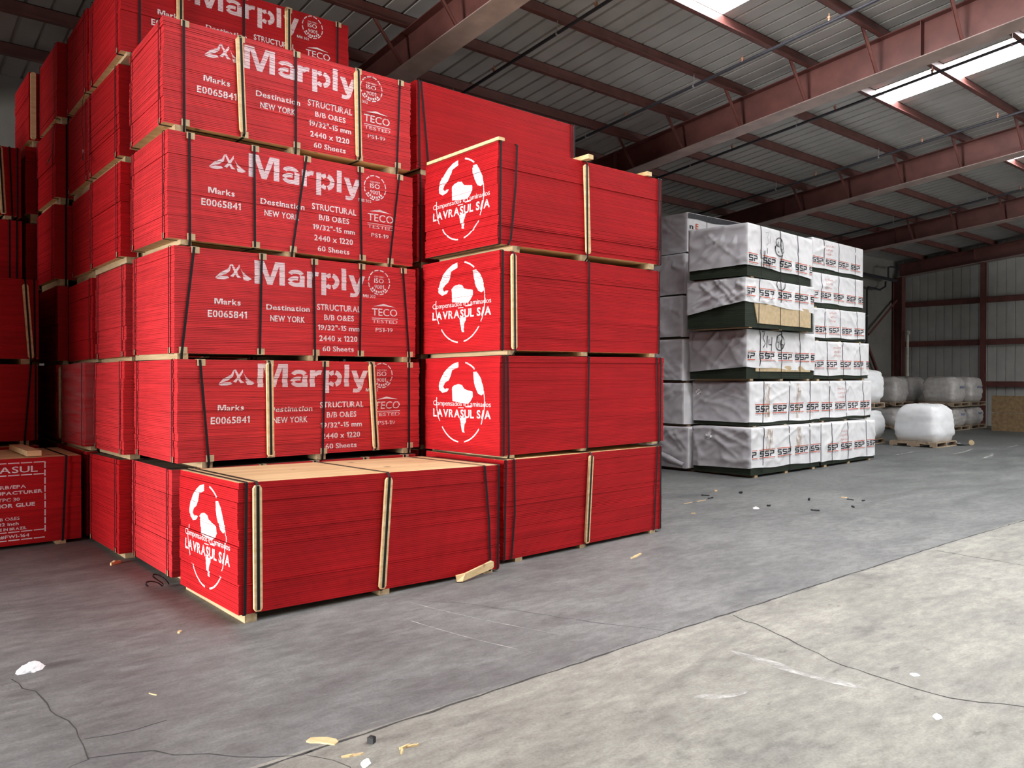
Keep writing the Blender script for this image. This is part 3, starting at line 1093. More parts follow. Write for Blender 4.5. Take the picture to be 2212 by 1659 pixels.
FIT = {"L4": [4.7301, 5.8517, 0.0107, 3.0276, 0.9716, 2.4199, 1.2069, 0.0101, -0.0035], "L3": [4.731, 5.8189, 0.0349, 2.0126, 0.944, 2.4347, 1.233, 0.0075, -0.011],
       "L2": [4.7097, 5.7915, 0.0179, 1.0172, 0.9467, 2.4416, 1.221, 0.0094, -0.008], "L1": [4.7087, 5.7348, 0.0434, 0.0384, 0.9407, 2.4212, 1.22, -0.0003, 0.004],
       "F": [2.1216, 5.529, 0.0165, 0.0369, 0.939, 2.4067, 1.2077, -0.0166, -0.0118], "M2": [2.1461, 6.9504, 0.0165, 1.0165, 0.8837, 2.4505, 1.2254, 0.0021, -0.0051],
       "M3": [2.1326, 6.9895, 0.0122, 1.9596, 0.9155, 2.4355, 1.209, 0.0043, 0.0055], "M4": [2.1091, 7.0827, -0.0136, 2.9371, 0.9265, 2.4416, 1.2005, -0.0111, 0.0198],
       "M5": [2.103, 7.1798, -0.0323, 3.9492, 0.9132, 2.4547, 1.2015, -0.0097, 0.026], "R5": [4.7101, 7.2226, 0.0169, 4.0005, 0.9533, 2.4264, 1.22, 0.0042, -0.0009],
       "T6": [2.0391, 8.3002, 0.0054, 4.8957, 0.8816, 2.4449, 1.2637, 0.0212, -0.0353], "M1": [2.1109, 6.9846, 0.0012, 0.0407, 0.9134, 2.44, 1.2088, -0.0036, -0.0067],
       "T1": [2.0017, 8.2363, 0.0, 0.0398, 0.9041, 2.44, 1.2112, 0.001, -0.0189], "T2": [2.0373, 8.2033, -0.0019, 0.999, 0.9, 2.44, 1.19, 0.0023, -0.0084],
       "T3": [2.0964, 8.3622, -0.0029, 1.9507, 0.9036, 2.4401, 1.2182, 0.0051, -0.0051], "T4": [2.0369, 8.3099, 0.0059, 2.9195, 0.9153, 2.4401, 1.2201, 0.0065, -0.0042],
       "T5": [2.0786, 8.5155, 0.0124, 3.9354, 0.9021, 2.44, 1.2373, 0.0039, -0.0104], "Q1": [1.9833, 9.4795, 0.0, 0.04, 0.9028, 2.44, 1.2, 0.0002, 0.0001],
       "Q2": [1.9619, 9.4341, 0.004, 0.9967, 0.899, 2.44, 1.2, 0.0025, -0.0142], "Q3": [2.0802, 9.6375, 0.0108, 1.9458, 0.8888, 2.4401, 1.2245, 0.0056, -0.0144],
       "Q4": [2.0995, 9.6971, -0.023, 2.951, 0.9148, 2.44, 1.2134, 0.0038, 0.0148], "Q5": [2.0857, 9.8289, -0.0225, 3.967, 0.9035, 2.44, 1.1848, 0.0011, 0.02],
       "Q6": [2.0639, 9.7942, -0.0237, 4.9365, 0.9109, 2.44, 1.1759, 0.0042, 0.02],
       "V1": [1.96, 10.9, 0.0, 0.04, 0.90, 2.44, 1.22, 0, 0], "V2": [1.96, 10.9, 0.0, 0.99, 0.90, 2.44, 1.22, 0, 0],
       "V3": [1.9744, 10.9, 0.0, 1.9462, 0.9079, 2.44, 1.22, 0.0029, 0.0015], "V4": [1.9466, 10.95, -0.0104, 2.9479, 0.9046, 2.44, 1.2166, 0.0024, 0.0117],
       "V5": [1.9698, 11.02, 0.0053, 3.9473, 0.9006, 2.44, 1.2191, 0.0028, 0.0039], "V6": [1.9894, 11.02, -0.0107, 4.9392, 0.9092, 2.44, 1.2017, 0.0022, 0.015],
       "X1": [1.85, 12.2, 0.0, 0.04, 0.90, 2.44, 1.1, 0, 0], "X2": [1.85, 12.2, 0.0, 0.99, 0.90, 2.44, 1.1, 0, 0], "X3": [1.85, 12.25, 0.0, 1.94, 0.90, 2.44, 1.1, 0, 0],
       "X4": [1.8461, 12.27, 0.0, 2.9055, 0.8905, 2.4401, 1.1, 0.0052, 0.0026], "X5": [1.8443, 12.27, 0.0, 3.9247, 0.8944, 2.44, 1.1, 0.0031, 0.0015],
       "X6": [1.8814, 12.27, 0.0, 4.9086, 0.9067, 2.44, 1.1, 0.004, 0.002],
       "R1": [4.72, 7.22, 0.0, 0.04, 0.93, 2.43, 1.22, 0, 0], "R2": [4.72, 7.22, 0.0, 1.02, 0.93, 2.43, 1.22, 0, 0], "R3": [4.72, 7.22, 0.0, 2.0, 0.93, 2.43, 1.22, 0, 0],
       "R4": [4.72, 7.22, 0.0, 3.0, 0.94, 2.43, 1.22, 0, 0],
       "C1": [-0.5256, 9.3875, 0.0038, 0.0404, 0.8789, 2.4404, 1.22, -0.0014, 0.0007], "C2": [-0.70, 10.75, 0.004, 1.0, 0.89, 2.4356, 1.22, 0.0009, 0],
       "C3": [-0.69, 10.75, 0.003, 1.957, 0.93, 2.4353, 1.22, -0.002, 0.001], "C4": [-0.66, 12.1, 0.005, 2.93, 0.855, 2.4368, 1.22, -0.002, 0.001],
       "C5": [-0.67, 12.1, 0.007, 3.84, 0.89, 2.4393, 1.22, -0.003, 0.002],
       "B1": [-0.70, 10.75, 0.0, 0.04, 0.90, 2.44, 1.22, 0, 0], "D1": [-0.66, 12.1, 0.0, 0.04, 0.90, 2.44, 1.22, 0, 0], "D2": [-0.66, 12.1, 0.0, 1.0, 0.90, 2.44, 1.22, 0, 0],
       "D3": [-0.66, 12.1, 0.0, 1.96, 0.90, 2.44, 1.22, 0, 0]}


def below_of(key, under):
    """height of the top of the bundle underneath, at the middle"""
    if under is None:
        return 0.0
    p, q = FIT[under], FIT[key]
    top = p[3] + p[4]
    # the slopes of both are taken up by packing under the runners
    sl = abs(q[7] - p[7]) * 1.15 + abs(q[8] - p[8]) * 0.55
    return min(q[3] - 0.028, top + 0.002 + sl * 0.5)


SS = lambda *p: list(p)
V2 = lambda xt, xb=None: [(xt, 0.93), (xb if xb is not None else xt, 0.0)]
E2 = ((0.10, 0.0), (1.10, 0.012))
G_M = 'lettered red bundles of the tall front stack'
G_T = 'red bundles of the stack behind the lettered one'
G_Q = 'red bundles of the third stack back'
G_V = 'red bundles of the fourth stack back'
G_L = 'globe-marked red bundles of the right-hand stack'
G_C = 'red bundles stacked at the far left'

bundle(FIT['F'], 0.0, 'L', 'low front red plywood bundle with a bare pale top and a globe stencil', 'globe-marked red bundles', 11,
       straps=[V2(.052, .040), V2(.126, .131), V2(1.222, 1.162), SS((2.222, .93), (2.272, .436), (2.290, .0)), V2(2.384, 2.374)],
       battens=[(.126, .131, .015, .915), (1.222, 1.162, .015, .90)], marking=globe_marking(1.2, .625, .475, .395), nstep=9, step=.007, jit=.0011, runners=(.09, 1.2, 2.28))
bundle(FIT['L1'], 0.0, 'L', 'red plywood bundle on the floor with one middle batten, under the globe-marked stack', G_L, 12,
       straps=[V2(.021, -.0), SS((.125, .93), (.132, .426), (.09, 0)), V2(1.195, 1.135), V2(2.33, 2.27), V2(2.388, 2.388)],
       battens=[(1.195, 1.135, .01, .91)], nstep=10, step=.006, jit=.0012, runners=(.2, 1.1, 2.26))
bundle(FIT['L2'], below_of('L2', 'L1'), 'L', 'globe-marked red plywood bundle without battens, second from the floor', G_L, 13,
       straps=[V2(.038), V2(.082, .102), V2(1.196, 1.174), V2(2.309, 2.342), V2(2.376, 2.37)],
       marking=globe_marking(1.22, .615, .50, .40), nstep=5, step=.004, jit=.001, runners=(.14, 1.14, 2.3))
bundle(FIT['L3'], below_of('L3', 'L2'), 'L', 'globe-marked red plywood bundle with a batten near its corner, third from the floor', G_L, 14,
       straps=[V2(.023), V2(.15, .161), V2(1.224, 1.228), V2(2.41, 2.405)],
       battens=[(.15, .161, .01, .915)], marking=globe_marking(1.22, .613, .50, .40), nstep=9, step=.005, jit=.0015, runners=(.14, 1.17, 2.3))
bundle(FIT['L4'], below_of('L4', 'L3'), 'L', 'topmost globe-marked red plywood bundle, with a bent middle batten and runners on top', G_L, 15,
       straps=[V2(.023, .014), SS((.226, .95), (.211, .588), (.151, .063), (.12, 0)), V2(1.164, 1.177), V2(2.361, 2.356), V2(2.405, 2.399)],
       battens=[(1.164, 1.20, .01, .93)], marking=globe_marking(1.2, .60, .52, .40), nstep=11, step=.007, jit=.0012, runners=(.23, 1.17, 2.25))

MARK = mill_marking
bundle(FIT['M1'], 0.0, 'M', 'unlettered red plywood bundle on the floor under the lettered stack', G_M, 21,
       straps=[V2(.17), V2(.78), V2(1.3), V2(1.84), V2(2.3)], ends=E2, guards=True, fine=True, runners=(.15, 1.3, 2.3), dirty=True)
bundle(FIT['M2'], below_of('M2', 'M1'), 'M', 'lowest lettered red plywood bundle of the tall stack, with two battens', G_M, 22,
       straps=[V2(.183, .257), V2(.801, .813), V2(1.359, 1.338), V2(1.864, 1.915), V2(2.317, 2.318)],
       battens=[(.801, .813, .01, .86), (1.864, 1.915, .02, .855)], ends=E2, guards=True, marking=MARK(), fine=True, nstep=9, step=.006, jit=.002, runners=(.25, 1.33, 2.3))
bundle(FIT['M3'], below_of('M3', 'M2'), 'M', 'lettered red plywood bundle without battens, second one up, its left strap leaning', G_M, 23,
       straps=[V2(.161, .057), V2(.763, .744), V2(1.274, 1.288), V2(1.785, 1.77), V2(2.272, 2.349)], ends=E2, guards=True, marking=MARK(), fine=True, runners=(.07, 1.28, 2.33))
bundle(FIT['M4'], below_of('M4', 'M3'), 'M', 'lettered red plywood bundle without battens, third one up, its middle strap slanting', G_M, 24,
       straps=[V2(.175, .178), V2(.747, .753), V2(1.254, 1.111), V2(1.818, 1.84), V2(2.273, 2.159)], ends=E2, guards=True, marking=MARK(), fine=True, runners=(.15, 1.10, 2.15))
bundle(FIT['M5'], below_of('M5', 'M4'), 'M', 'topmost lettered red plywood bundle of the front stack, with two battens', G_M, 25,
       straps=[V2(.165, .168), V2(.655, .687), V2(1.188), V2(1.834, 1.85), V2(2.321, 2.285)],
       battens=[(.645, .68, .04, .89), (1.824, 1.845, .03, .875)], ends=E2, guards=True, marking=MARK(), fine=True, nstep=8, step=.006, jit=.002, runners=(.14, 1.19, 2.26))
for i in range(1, 5):
    k = 'R%d' % i
    lab = 'red plywood bundle hidden behind the globe-marked stack' if i < 4 else 'red plywood bundle seen only in the slit behind the top globe-marked bundle'
    bundle(FIT[k], below_of(k, None if i == 1 else 'R%d' % (i - 1)), 'L', lab, 'red bundles behind the globe-marked stack', 30 + i, straps=[V2(.03), V2(2.38)])
bundle(FIT['R5'], below_of('R5', 'R4'), 'L', 'plain red plywood bundle sticking up behind the top globe-marked bundle', 'red bundles behind the globe-marked stack', 36,
       straps=[V2(.018, .036), SS((.05, .95), (.148, .077), (.15, 0)), V2(2.356, 2.346), V2(2.40)], nstep=4, step=.005, jit=.0008)

ORD = {1: 'on the floor', 2: 'second from the floor', 3: 'third from the floor', 4: 'fourth from the floor', 5: 'fifth from the floor', 6: 'topmost'}
for i in range(1, 7):
    k = 'T%d' % i
    lab = 'red plywood bundle end, %s in the second stack back' % ORD[i]
    mk, bt, st = None, [], [V2(.17), V2(.75), V2(1.25), V2(1.8), V2(2.3)]
    if i == 6:
        lab = 'highest lettered red plywood bundle, behind and above the front stack'
        mk = MARK()
        st = [V2(.17), V2(.551), V2(1.205), V2(1.70), V2(2.30)]
        bt = [(.545, .548, .02, .87), (1.69, 1.70, .02, .87)]
    bundle(FIT[k], below_of(k, None if i == 1 else 'T%d' % (i - 1)), 'M', lab, G_T, 40 + i, straps=st, battens=bt, ends=E2, guards=True, marking=mk, fine=i in (2, 3), runners=(.10, 1.25, 2.3),
           step=.006, nstep=6, dirty=i == 1)
for i in range(1, 7):
    k = 'Q%d' % i
    lab = 'red plywood bundle end, %s in the third stack back' % ORD[i]
    if i == 2:
        lab = 'red plywood bundle end in clear film, second from floor in the third stack back'
    bundle(FIT[k], below_of(k, None if i == 1 else 'Q%d' % (i - 1)), 'M', lab, G_Q, 50 + i, straps=[V2(.12), V2(1.25), V2(2.3)], ends=E2, guards=i > 3, runners=(.10, 1.25, 2.3), wrap_film=(i == 2), step=.006, nstep=6)
for i in range(1, 7):
    k = 'V%d' % i
    lab = 'dark red plywood bundle end, %s in the fourth stack back' % ORD[i]
    bundle(FIT[k], below_of(k, None if i == 1 else 'V%d' % (i - 1)), 'M', lab, G_V, 60 + i, straps=[V2(.12), V2(1.25), V2(2.3)],
           battens=[(.045, .045, .01, .88)] if i == 2 else [], ends=E2, runners=(.10, 1.25, 2.3), step=.006, nstep=5)
for i in range(1, 7):
    k = 'X%d' % i
    lab = 'dark red plywood bundle, %s in the fifth stack back by the wall' % ORD[i]
    bt = {6: [(.05, .05, .01, .90)], 4: [(.20, .16, .01, .87)], 5: [(.20, .2, .03, .87)]}.get(i, [])
    bundle(FIT[k], below_of(k, None if i == 1 else 'X%d' % (i - 1)), 'M', lab, 'red bundles of the fifth stack back', 70 + i, straps=[V2(.16, .16), V2(1.25), V2(2.3)], battens=bt, runners=(.10, 1.25, 2.3), n=40)

bundle(FIT['C1'], 0.0, 'L', 'red plywood bundle with text in a dashed white stencil frame, on the floor', G_C, 81,
       straps=[V2(2.299, 2.263), V2(1.2), V2(.12)], marking=crate_marking(), nstep=4, step=.003, jit=.0006, runners=(.15, 1.2, 2.25))
bundle(FIT['B1'], 0.0, 'L', 'red plywood bundle on the floor behind the one with the framed text', G_C, 82, n=40)
bundle(FIT['C2'], below_of('C2', 'B1'), 'L', 'red plywood bundle with two straps, just above the one with the framed text', G_C, 83, straps=[V2(2.366, 2.30), V2(2.413, 2.41), V2(1.2), V2(.1)], jit=.0006, step=.002)
bundle(FIT['C3'], below_of('C3', 'C2'), 'L', 'red plywood bundle with a pale slanting batten, third from the floor, far left stack', G_C, 84, straps=[V2(2.296, 2.352), V2(2.39, 2.397), V2(1.2), V2(.1)],
       battens=[(2.296, 2.352, .01, .87)], jit=.0006, step=.002)
for i in (1, 2, 3):
    k = 'D%d' % i
    bundle(FIT[k], below_of(k, None if i == 1 else 'D%d' % (i - 1)), 'L', 'red plywood bundle hidden beneath the far left stack', G_C, 85 + i, n=40)
bundle(FIT['C4'], below_of('C4', 'D3'), 'L', 'dark red plywood bundle, fourth from the floor in the far left stack', G_C, 89, straps=[V2(2.30), V2(2.38)], jit=.0006, step=.002)
bundle(FIT['C5'], below_of('C5', 'C4'), 'L', 'dark red plywood bundle with a slanting batten, topmost of the far left stack', G_C, 90, straps=[V2(2.20, 2.24), V2(2.31, 2.34), V2(2.40)],
       battens=[(2.20, 2.24, .01, .87)], jit=.0006, step=.002)

# block of bundles added out of view on the left to shade bundle ends
for r_, yv in enumerate((7.2, 8.5)):
    for i in range(6):
        z_ = .04 + i * .97
        bundle([-8.5, yv, 0.0, z_, .90, 2.44, 1.22, 0, 0], 0.0 if i == 0 else z_ - .065, 'L', 'red plywood bundle of the unseen block added on the left for shade', 'red bundles of the unseen added block', 120 + r_ * 6 + i, n=30,
               straps=[V2(.1), V2(1.2), V2(2.3)])

# ------------------------------------------------------------------ loose timber on and around the stacks


def loose_bar(name, a, b, side, w, t, label, cat, material='pine', group=None):
    a, b = Vector(a), Vector(b)
    mb = MB()
    mb.bar(a - a, b - a, side, w, t)
    o = mb.build(name, M[material])
    o.location = a
    return tag(o, label, cat, group)


zt = lambda k, X, Y: FIT[k][3] + FIT[k][4] + FIT[k][7] * (X - FIT[k][5] / 2) + FIT[k][8] * (Y - FIT[k][6] / 2)
for X, ya, yb, lab in ((.03, -.02, 1.17, 'long pine batten lying on the globe-marked end of the topmost bundle'),
                       (1.16, -.10, .9, 'pine runner overhanging the middle of the topmost globe-marked bundle'),
                       (2.18, -.03, .9, 'pine runner on the right end of the topmost globe-marked bundle')):
    p = FIT['L4']
    c_, s_ = math.cos(p[2]), math.sin(p[2])
    W3 = lambda x, y, z: (p[0] + c_ * x - s_ * y, p[1] + s_ * x + c_ * y, z)
    t_ = 0.045 if X > .1 else 0.03
    loose_bar('pine_runner', W3(X, ya, zt('L4', X, ya) + t_ / 2 + .004), W3(X, yb, zt('L4', X, yb) + t_ / 2 + .004), (1, 0, 0), .075, t_, lab, 'batten', 'pine', 'loose pine runners on top of the bundles')
p = FIT['C1']
loose_bar('pine_runner', (p[0] + 2.02, p[1] + .08, p[3] + p[4] + .035), (p[0] + 2.00, p[1] + 1.1, p[3] + p[4] + .035), (1, 0, 0), .13, .055,
          'thick pine block lying on top of the bundle with the framed text', 'batten', 'pine', 'loose pine runners on top of the bundles')
# broken batten leaning at the foot of the front bundle
mb = MB()
A_, B_ = Vector((4.10, 5.50, .055)), Vector((4.455, 5.535, .115))
mb.hexa([(3.985, 5.475, .010), (4.02, 5.44, .012), (4.03, 5.465, .012), (4.0, 5.50, .010), (3.975, 5.475, .055), (4.05, 5.44, .075), (4.06, 5.465, .075), (3.99, 5.50, .06)])
mb.hexa([(4.02, 5.44, .012), (4.405, 5.515, .050), (4.40, 5.54, .050), (4.03, 5.465, .012), (4.05, 5.44, .075), (4.405, 5.515, .118), (4.40, 5.54, .118), (4.06, 5.465, .075)])
mb.hexa([(4.405, 5.515, .050), (4.425, 5.52, .06), (4.42, 5.545, .06), (4.40, 5.54, .050), (4.405, 5.515, .118), (4.425, 5.52, .108), (4.42, 5.545, .108), (4.40, 5.54, .118)])
tag(mb.build('broken_batten', M['pine']), 'splintered pine batten leaning against the foot of the low front bundle', 'batten')

# loose strap ends and coil
mb = MB()
pts = []
for i in range(40):
    t = i / 39
    a = t * 2 * math.pi * 1.6
    pts.append((2.05 - 0.03 + 0.05 * math.cos(a) - 0.10 * t, 6.93 + 0.075 * math.sin(a) - 0.05 * t, 0.012 + 0.12 * abs(math.sin(a * 0.5)) * (1 - t * 0.7)))
mb.ribbon(pts, (0.4, 1, 0.3), 0.014)
tag(mb.build('strap_coil', M['strap']), 'loose loop of black strap on the floor beside the front stack', 'strap')
for (loc, pts, lab) in (((2.02, 9.62, 4.90), [(0, 0, 0), (-.04, -.02, -.15), (-.05, -.01, -.40), (-.03, 0, -.62), (-.03, .02, -.70), (-.06, -.10, -.80), (-.07, -.18, -.84)], 'loose black strap end with a metal seal hanging down the third stack back'),
                        ((1.97, 10.80, 4.90), [(0, 0, 0), (-.04, .03, -.12), (-.05, .05, -.30), (-.05, .10, -.45), (-.06, .30, -.52), (-.07, .40, -.55)], 'loose black strap end curling off the fourth stack back')):
    root = empty('strap_end', loc, 0, lab, 'strap', 'loose strap ends hanging from the bundles')
    mb = MB()
    mb.ribbon(pts, (0, 1, 0.2), 0.016)
    mb.build('strap', M['strap'], root)
    mb = MB()
    q = pts[4]
    mb.box(q[0] - .006, q[0] + .006, q[1] - .012, q[1] + .012, q[2] - .02, q[2] + .02)
    o = mb.build('strap_seal', M['clip'], root)
    o['label'] = 'shiny metal seal'

# ------------------------------------------------------------------ wrapped bundles (white printed wrap over green-edged sheets)


def fold(x, z, seed, amp):
    """outward displacement of a loosely wrapped sheet: soft lumps, sharp creases fanning from the corners"""
    v = Vector((x * 1.1 + z * 0.9 + seed * 7.3, z * 1.6 - x * 0.5, seed * 3.1))
    a = 1 - abs(noise.noise(v * 1.3)) * 2.2
    b = 1 - abs(noise.noise(Vector((v.x * 3.1, v.y * 2.3, v.z + 5)))) * 2.0
    d = 0.50 * max(0, a) ** 3 + 0.30 * max(0, b) ** 3
    rnd = CREASES.get(seed)
    if rnd is None:
        r = random.Random(seed * 17 + 3)
        rnd = CREASES[seed] = [(r.uniform(-.1, 2.5), r.uniform(.55, 1.0), r.choice((-1, 1)) * r.uniform(.25, 1.1), r.uniform(.018, .05), r.uniform(.5, 1.1)) for _ in range(9)]
    xx = x % 11 if x > 5 else x
    for (cx_, cz_, sl, w, k) in rnd:
        if x > 5:
            cx_ *= .5
        t = abs((z - cz_) - sl * (xx - cx_)) / math.hypot(1, sl)
        if t < w * 2.5:
            q = (xx - cx_) * (1 if sl < 0 else -1)
            if 0.0 < q < 1.0:
                d += k * math.exp(-(t / w) ** 2) * max(0, 1 - q) * .9
    return amp * min(1.5, d)


CREASES = {}
SSP_S = [(.04, 1, .79, 1), (0, .25, .52, .79), (.04, .96, .40, .60), (.75, 1, .21, .46), (0, .96, 0, .21)]
SSP_P = [(.0, .95, .79, 1), (.75, 1, .50, .90), (.08, .95, .36, .56), (0, .25, 0, .48)]


def wrapped(key, par, below, label, seed, zb, starts, lz=(.245, .36), sw=.46, straps=(), note=None, red_note=None, stains=(), board=None, amp=.026, group='white printed wrapped bundles', endlabel=False, dark_top=False, oth=None, thick=1.0):
    x, y, yaw, z, h, Lx, W, tx, ty = par
    rh = z - below
    root = empty('wrapped_bundle', (x, y, below), yaw, label, 'wrapped bundle', group)
    fn0 = shear(Lx, W, tx, ty)
    fn = lambda X, Y, Z: fn0(X, Y, Z + rh)
    mb = MB()
    rnd = random.Random(seed)
    n = 26
    p_ = h / n
    for i in range(n):
        j = rnd.uniform(-.003, .003)
        mb.box(j + .012, Lx + j - .012, j + .012, W - .012 + j, i * p_, (i + .95) * p_, 0, 0)
    mb.build('sheet_stack', [M['green']], root, fn)
    for rx in (.20, 1.22, 2.22):
        mb = MB()
        if below < 0.01:
            mb.box(rx - .05, rx + .05, .02, W - .02, -rh, -.001)
            mb.build('runner', M['runner'], root, lambda X, Y, Z: (X, Y, Z + rh + ((tx * (X - Lx / 2) + ty * (Y - W / 2)) if Z > -rh / 2 else 0)))
        else:
            mb.box(rx - .05, rx + .05, .02, W - .02, -rh + .002, -.001)
            mb.build('runner', M['runner'], root, fn)
    # the wrap: one skin round four sides and the top
    nx, ny, nz = 60, 40, 24
    per = []
    for i in range(nx):
        per.append((Lx * i / nx, 0.0, 0, -1, 0))
    for i in range(ny):
        per.append((Lx, W * i / ny, 1, 0, 1))
    for i in range(nx):
        per.append((Lx - Lx * i / nx, W, 0, 1, 2))
    for i in range(ny):
        per.append((0.0, W - W * i / ny, -1, 0, 3))
    z_far, z_cor, z_rt = zb

    def bottom(px, py, side):
        if side in (0,):
            t = px / Lx
            return z_cor + (z_rt - z_cor) * t + .010 * math.sin(px * 5 + seed)
        if side == 3:
            t = py / W
            return z_cor + (z_far - z_cor) * t
        if side == 1:
            return z_rt
        return z_far + (z_rt - z_far) * px / Lx

    mw = MB()
    for (px, py, nx_, ny_, sd) in per:
        corner = (px in (0.0, Lx) and py in (0.0, W))
        zb_ = bottom(px, py, sd)
        for k in range(nz + 1):
            zz = zb_ + (h + .006 - zb_) * k / nz
            s_ = px if sd in (0, 2) else py
            d = .004 + (0.0 if corner else fold(s_ + sd * 11, zz, seed, amp * (1.0 if sd in (0, 2) else 2.1)))
            if k == nz:
                d = .004
            ox, oy = (nx_, ny_)
            if corner:
                ox = -1 if px == 0.0 else 1
                oy = -1 if py == 0.0 else 1
            mw.v.append((px + ox * d, py + oy * d, zz))
    np_ = len(per)
    for i in range(np_):
        j = (i + 1) % np_
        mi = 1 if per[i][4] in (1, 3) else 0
        for k in range(nz):
            a, b_ = i * (nz + 1) + k, j * (nz + 1) + k
            mw.f.append((a, b_, b_ + 1, a + 1))
            mw.m.append(mi)
    mw.f.append(tuple(i * (nz + 1) + nz for i in range(np_)))
    mw.m.append(0)
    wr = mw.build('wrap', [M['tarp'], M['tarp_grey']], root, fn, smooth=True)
    face = lambda X, Z: (X, -(.004 + fold(X, Z, seed, amp)) - .004, Z)
    mp = None

    def rect(x0, x1, z0, z1, mi):
        x0, x1 = max(x0, .012), min(x1, Lx - .012)
        if x1 - x0 < .004:
            return
        n_ = max(1, int((x1 - x0) / .03))
        for i in range(n_):
            a, b_ = x0 + (x1 - x0) * i / n_, x0 + (x1 - x0) * (i + 1) / n_
            mp.poly([face(a, z0), face(b_, z0), face(b_, z1), face(a, z1)], mi)

    z0, z1 = lz
    hh = z1 - z0
    for sx in starts:
        mp = MB()
        lw = sw * .31
        for li, gl in enumerate((SSP_S, SSP_S, SSP_P)):
            lx = sx + li * (sw - lw) / 2
            for (a, b_, c, d) in gl:
                rect(lx + a * lw * .92, lx + b_ * lw * .92, z0 + c * hh, z0 + d * hh, 0)
        rect(sx - .01, sx + sw + .01, z1 + hh * .14, z1 + hh * .26, 1)
        rect(sx - .01, sx + sw + .01, z0 - hh * .26, z0 - hh * .14, 1)
        t = sx
        rr_ = random.Random(seed + int(sx * 100))
        while t < sx + sw - .02:
            w = rr_.uniform(.02, .05)
            rect(t, t + w, z0 - hh * .48, z0 - hh * .38, 2)
            t += w + .012
        if mp.f:
            o = mp.build('printed_lettering', [M['ink'], M['ink_red'], M['ink_grey']], root, fn)
            o['label'] = 'black letters between orange-red bars'
    for (strokes, nm, mt, w) in (note or []):
        ms = MB()
        for st in strokes:
            sh = stroke2d(st, w)
            b0 = len(ms.v)
            ms.v += [face(a, c)[:1] + (face(a, c)[1] - .007,) + (c,) for a, c in sh[0]]
            for f in sh[1]:
                ms.f.append(tuple(b0 + i for i in f))
                ms.m.append(0)
        ms.build(nm, M[mt], root, fn)
    for (sx, sz0, sz1, w) in stains:
        ms = MB()
        nn = 8
        for i in range(nn):
            a, b_ = sz0 + (sz1 - sz0) * i / nn, sz0 + (sz1 - sz0) * (i + 1) / nn
            for kx in range(3):
                xa, xb = sx + w * kx / 3, sx + w * (kx + 1) / 3
                ms.poly([tuple(Vector(face(xa, a)) - Vector((0, .0006, 0))), tuple(Vector(face(xb, a)) - Vector((0, .0006, 0))), tuple(Vector(face(xb, b_)) - Vector((0, .0006, 0))), tuple(Vector(face(xa, b_)) - Vector((0, .0006, 0)))])
        o = ms.build('rust_stain', M['stain'], root, fn)
    if board:
        ms = MB()
        (xa, xb, za, zb_, sk) = board
        ms.hexa([(xa + sk, -.006, za), (xb, -.006, za), (xb, .008, za), (xa + sk, .008, za), (xa, -.006, zb_), (xb, -.006, zb_), (xb, .008, zb_), (xa, .008, zb_)])
        o = ms.build('cover_board', M['card'], root, fn)
        o['label'] = 'tan board showing below the wrap'
    for (xt, xb) in straps:
        ms = MB()
        d = .012 + amp
        fy = lambda X, Z: -(.004 + fold(X, Z, seed, amp)) - .006
        pts = [(xt, W + d, h + .008), (xt, -.006, h + .009)]
        for k in range(9):
            t = k / 8
            X, Z = xt + (xb - xt) * t, h - .01 - (h - .01) * t
            pts.append((X, fy(X, Z) if Z > z_cor + .02 else -.010, Z))
        pts += [(xb, -.004, -.012), (xb, W + d, -.012)]
        ms.ribbon(pts, (1, 0, 0), .017)
        ms.build('strap', M['strap'], root, fn)
    if endlabel:
        ms = MB()
        yy_, zz_ = endlabel
        d = .004 + .02
        q = lambda a, c: (-(.004 + fold(a + 33, c, seed, amp * 2.1)) - .003, a, c)
        for iy in range(4):
            for iz in range(4):
                a, c = yy_ + .13 * iy / 4, zz_ + .10 * iz / 4
                ms.poly([q(a, c), q(a + .13 / 4, c), q(a + .13 / 4, c + .025), q(a, c + .025)], 0 if (iy + iz) % 3 else 1)
        ms.build('paper_label', [M['bag'], M['ink_grey']], root, fn)
    if dark_top:
        ms = MB()
        n_ = 30
        for i in range(n_):
            a, b_ = Lx * i / n_, Lx * (i + 1) / n_
            za, zb2 = h - .115 + .012 * math.sin(a * 6), h - .115 + .012 * math.sin(b_ * 6)
            ms.poly([(a, face(a, za)[1] - .006, za), (b_, face(b_, zb2)[1] - .006, zb2), (b_, -.034, h - .012), (a, -.034, h - .012)])
        o = ms.build('dark_band', M['pipe'], root, fn)
        o['label'] = 'dark band along the top of the wrap'
    if oth:
        for (txt, x0, x1, zb2, cap, mi) in oth:
            ms = MB()
            v_, f_ = text2d(txt, x0, x1, zb2, cap, .03, False)
            b0 = len(ms.v)
            ms.v += [face(a, c) for a, c in v_]
            for f in f_:
                ms.f.append(tuple(b0 + i for i in f))
                ms.m.append(mi)
            ms.build('printed_lettering', [M['ink'], M['ink_red'], M['ink_grey']], root, fn)
    return root


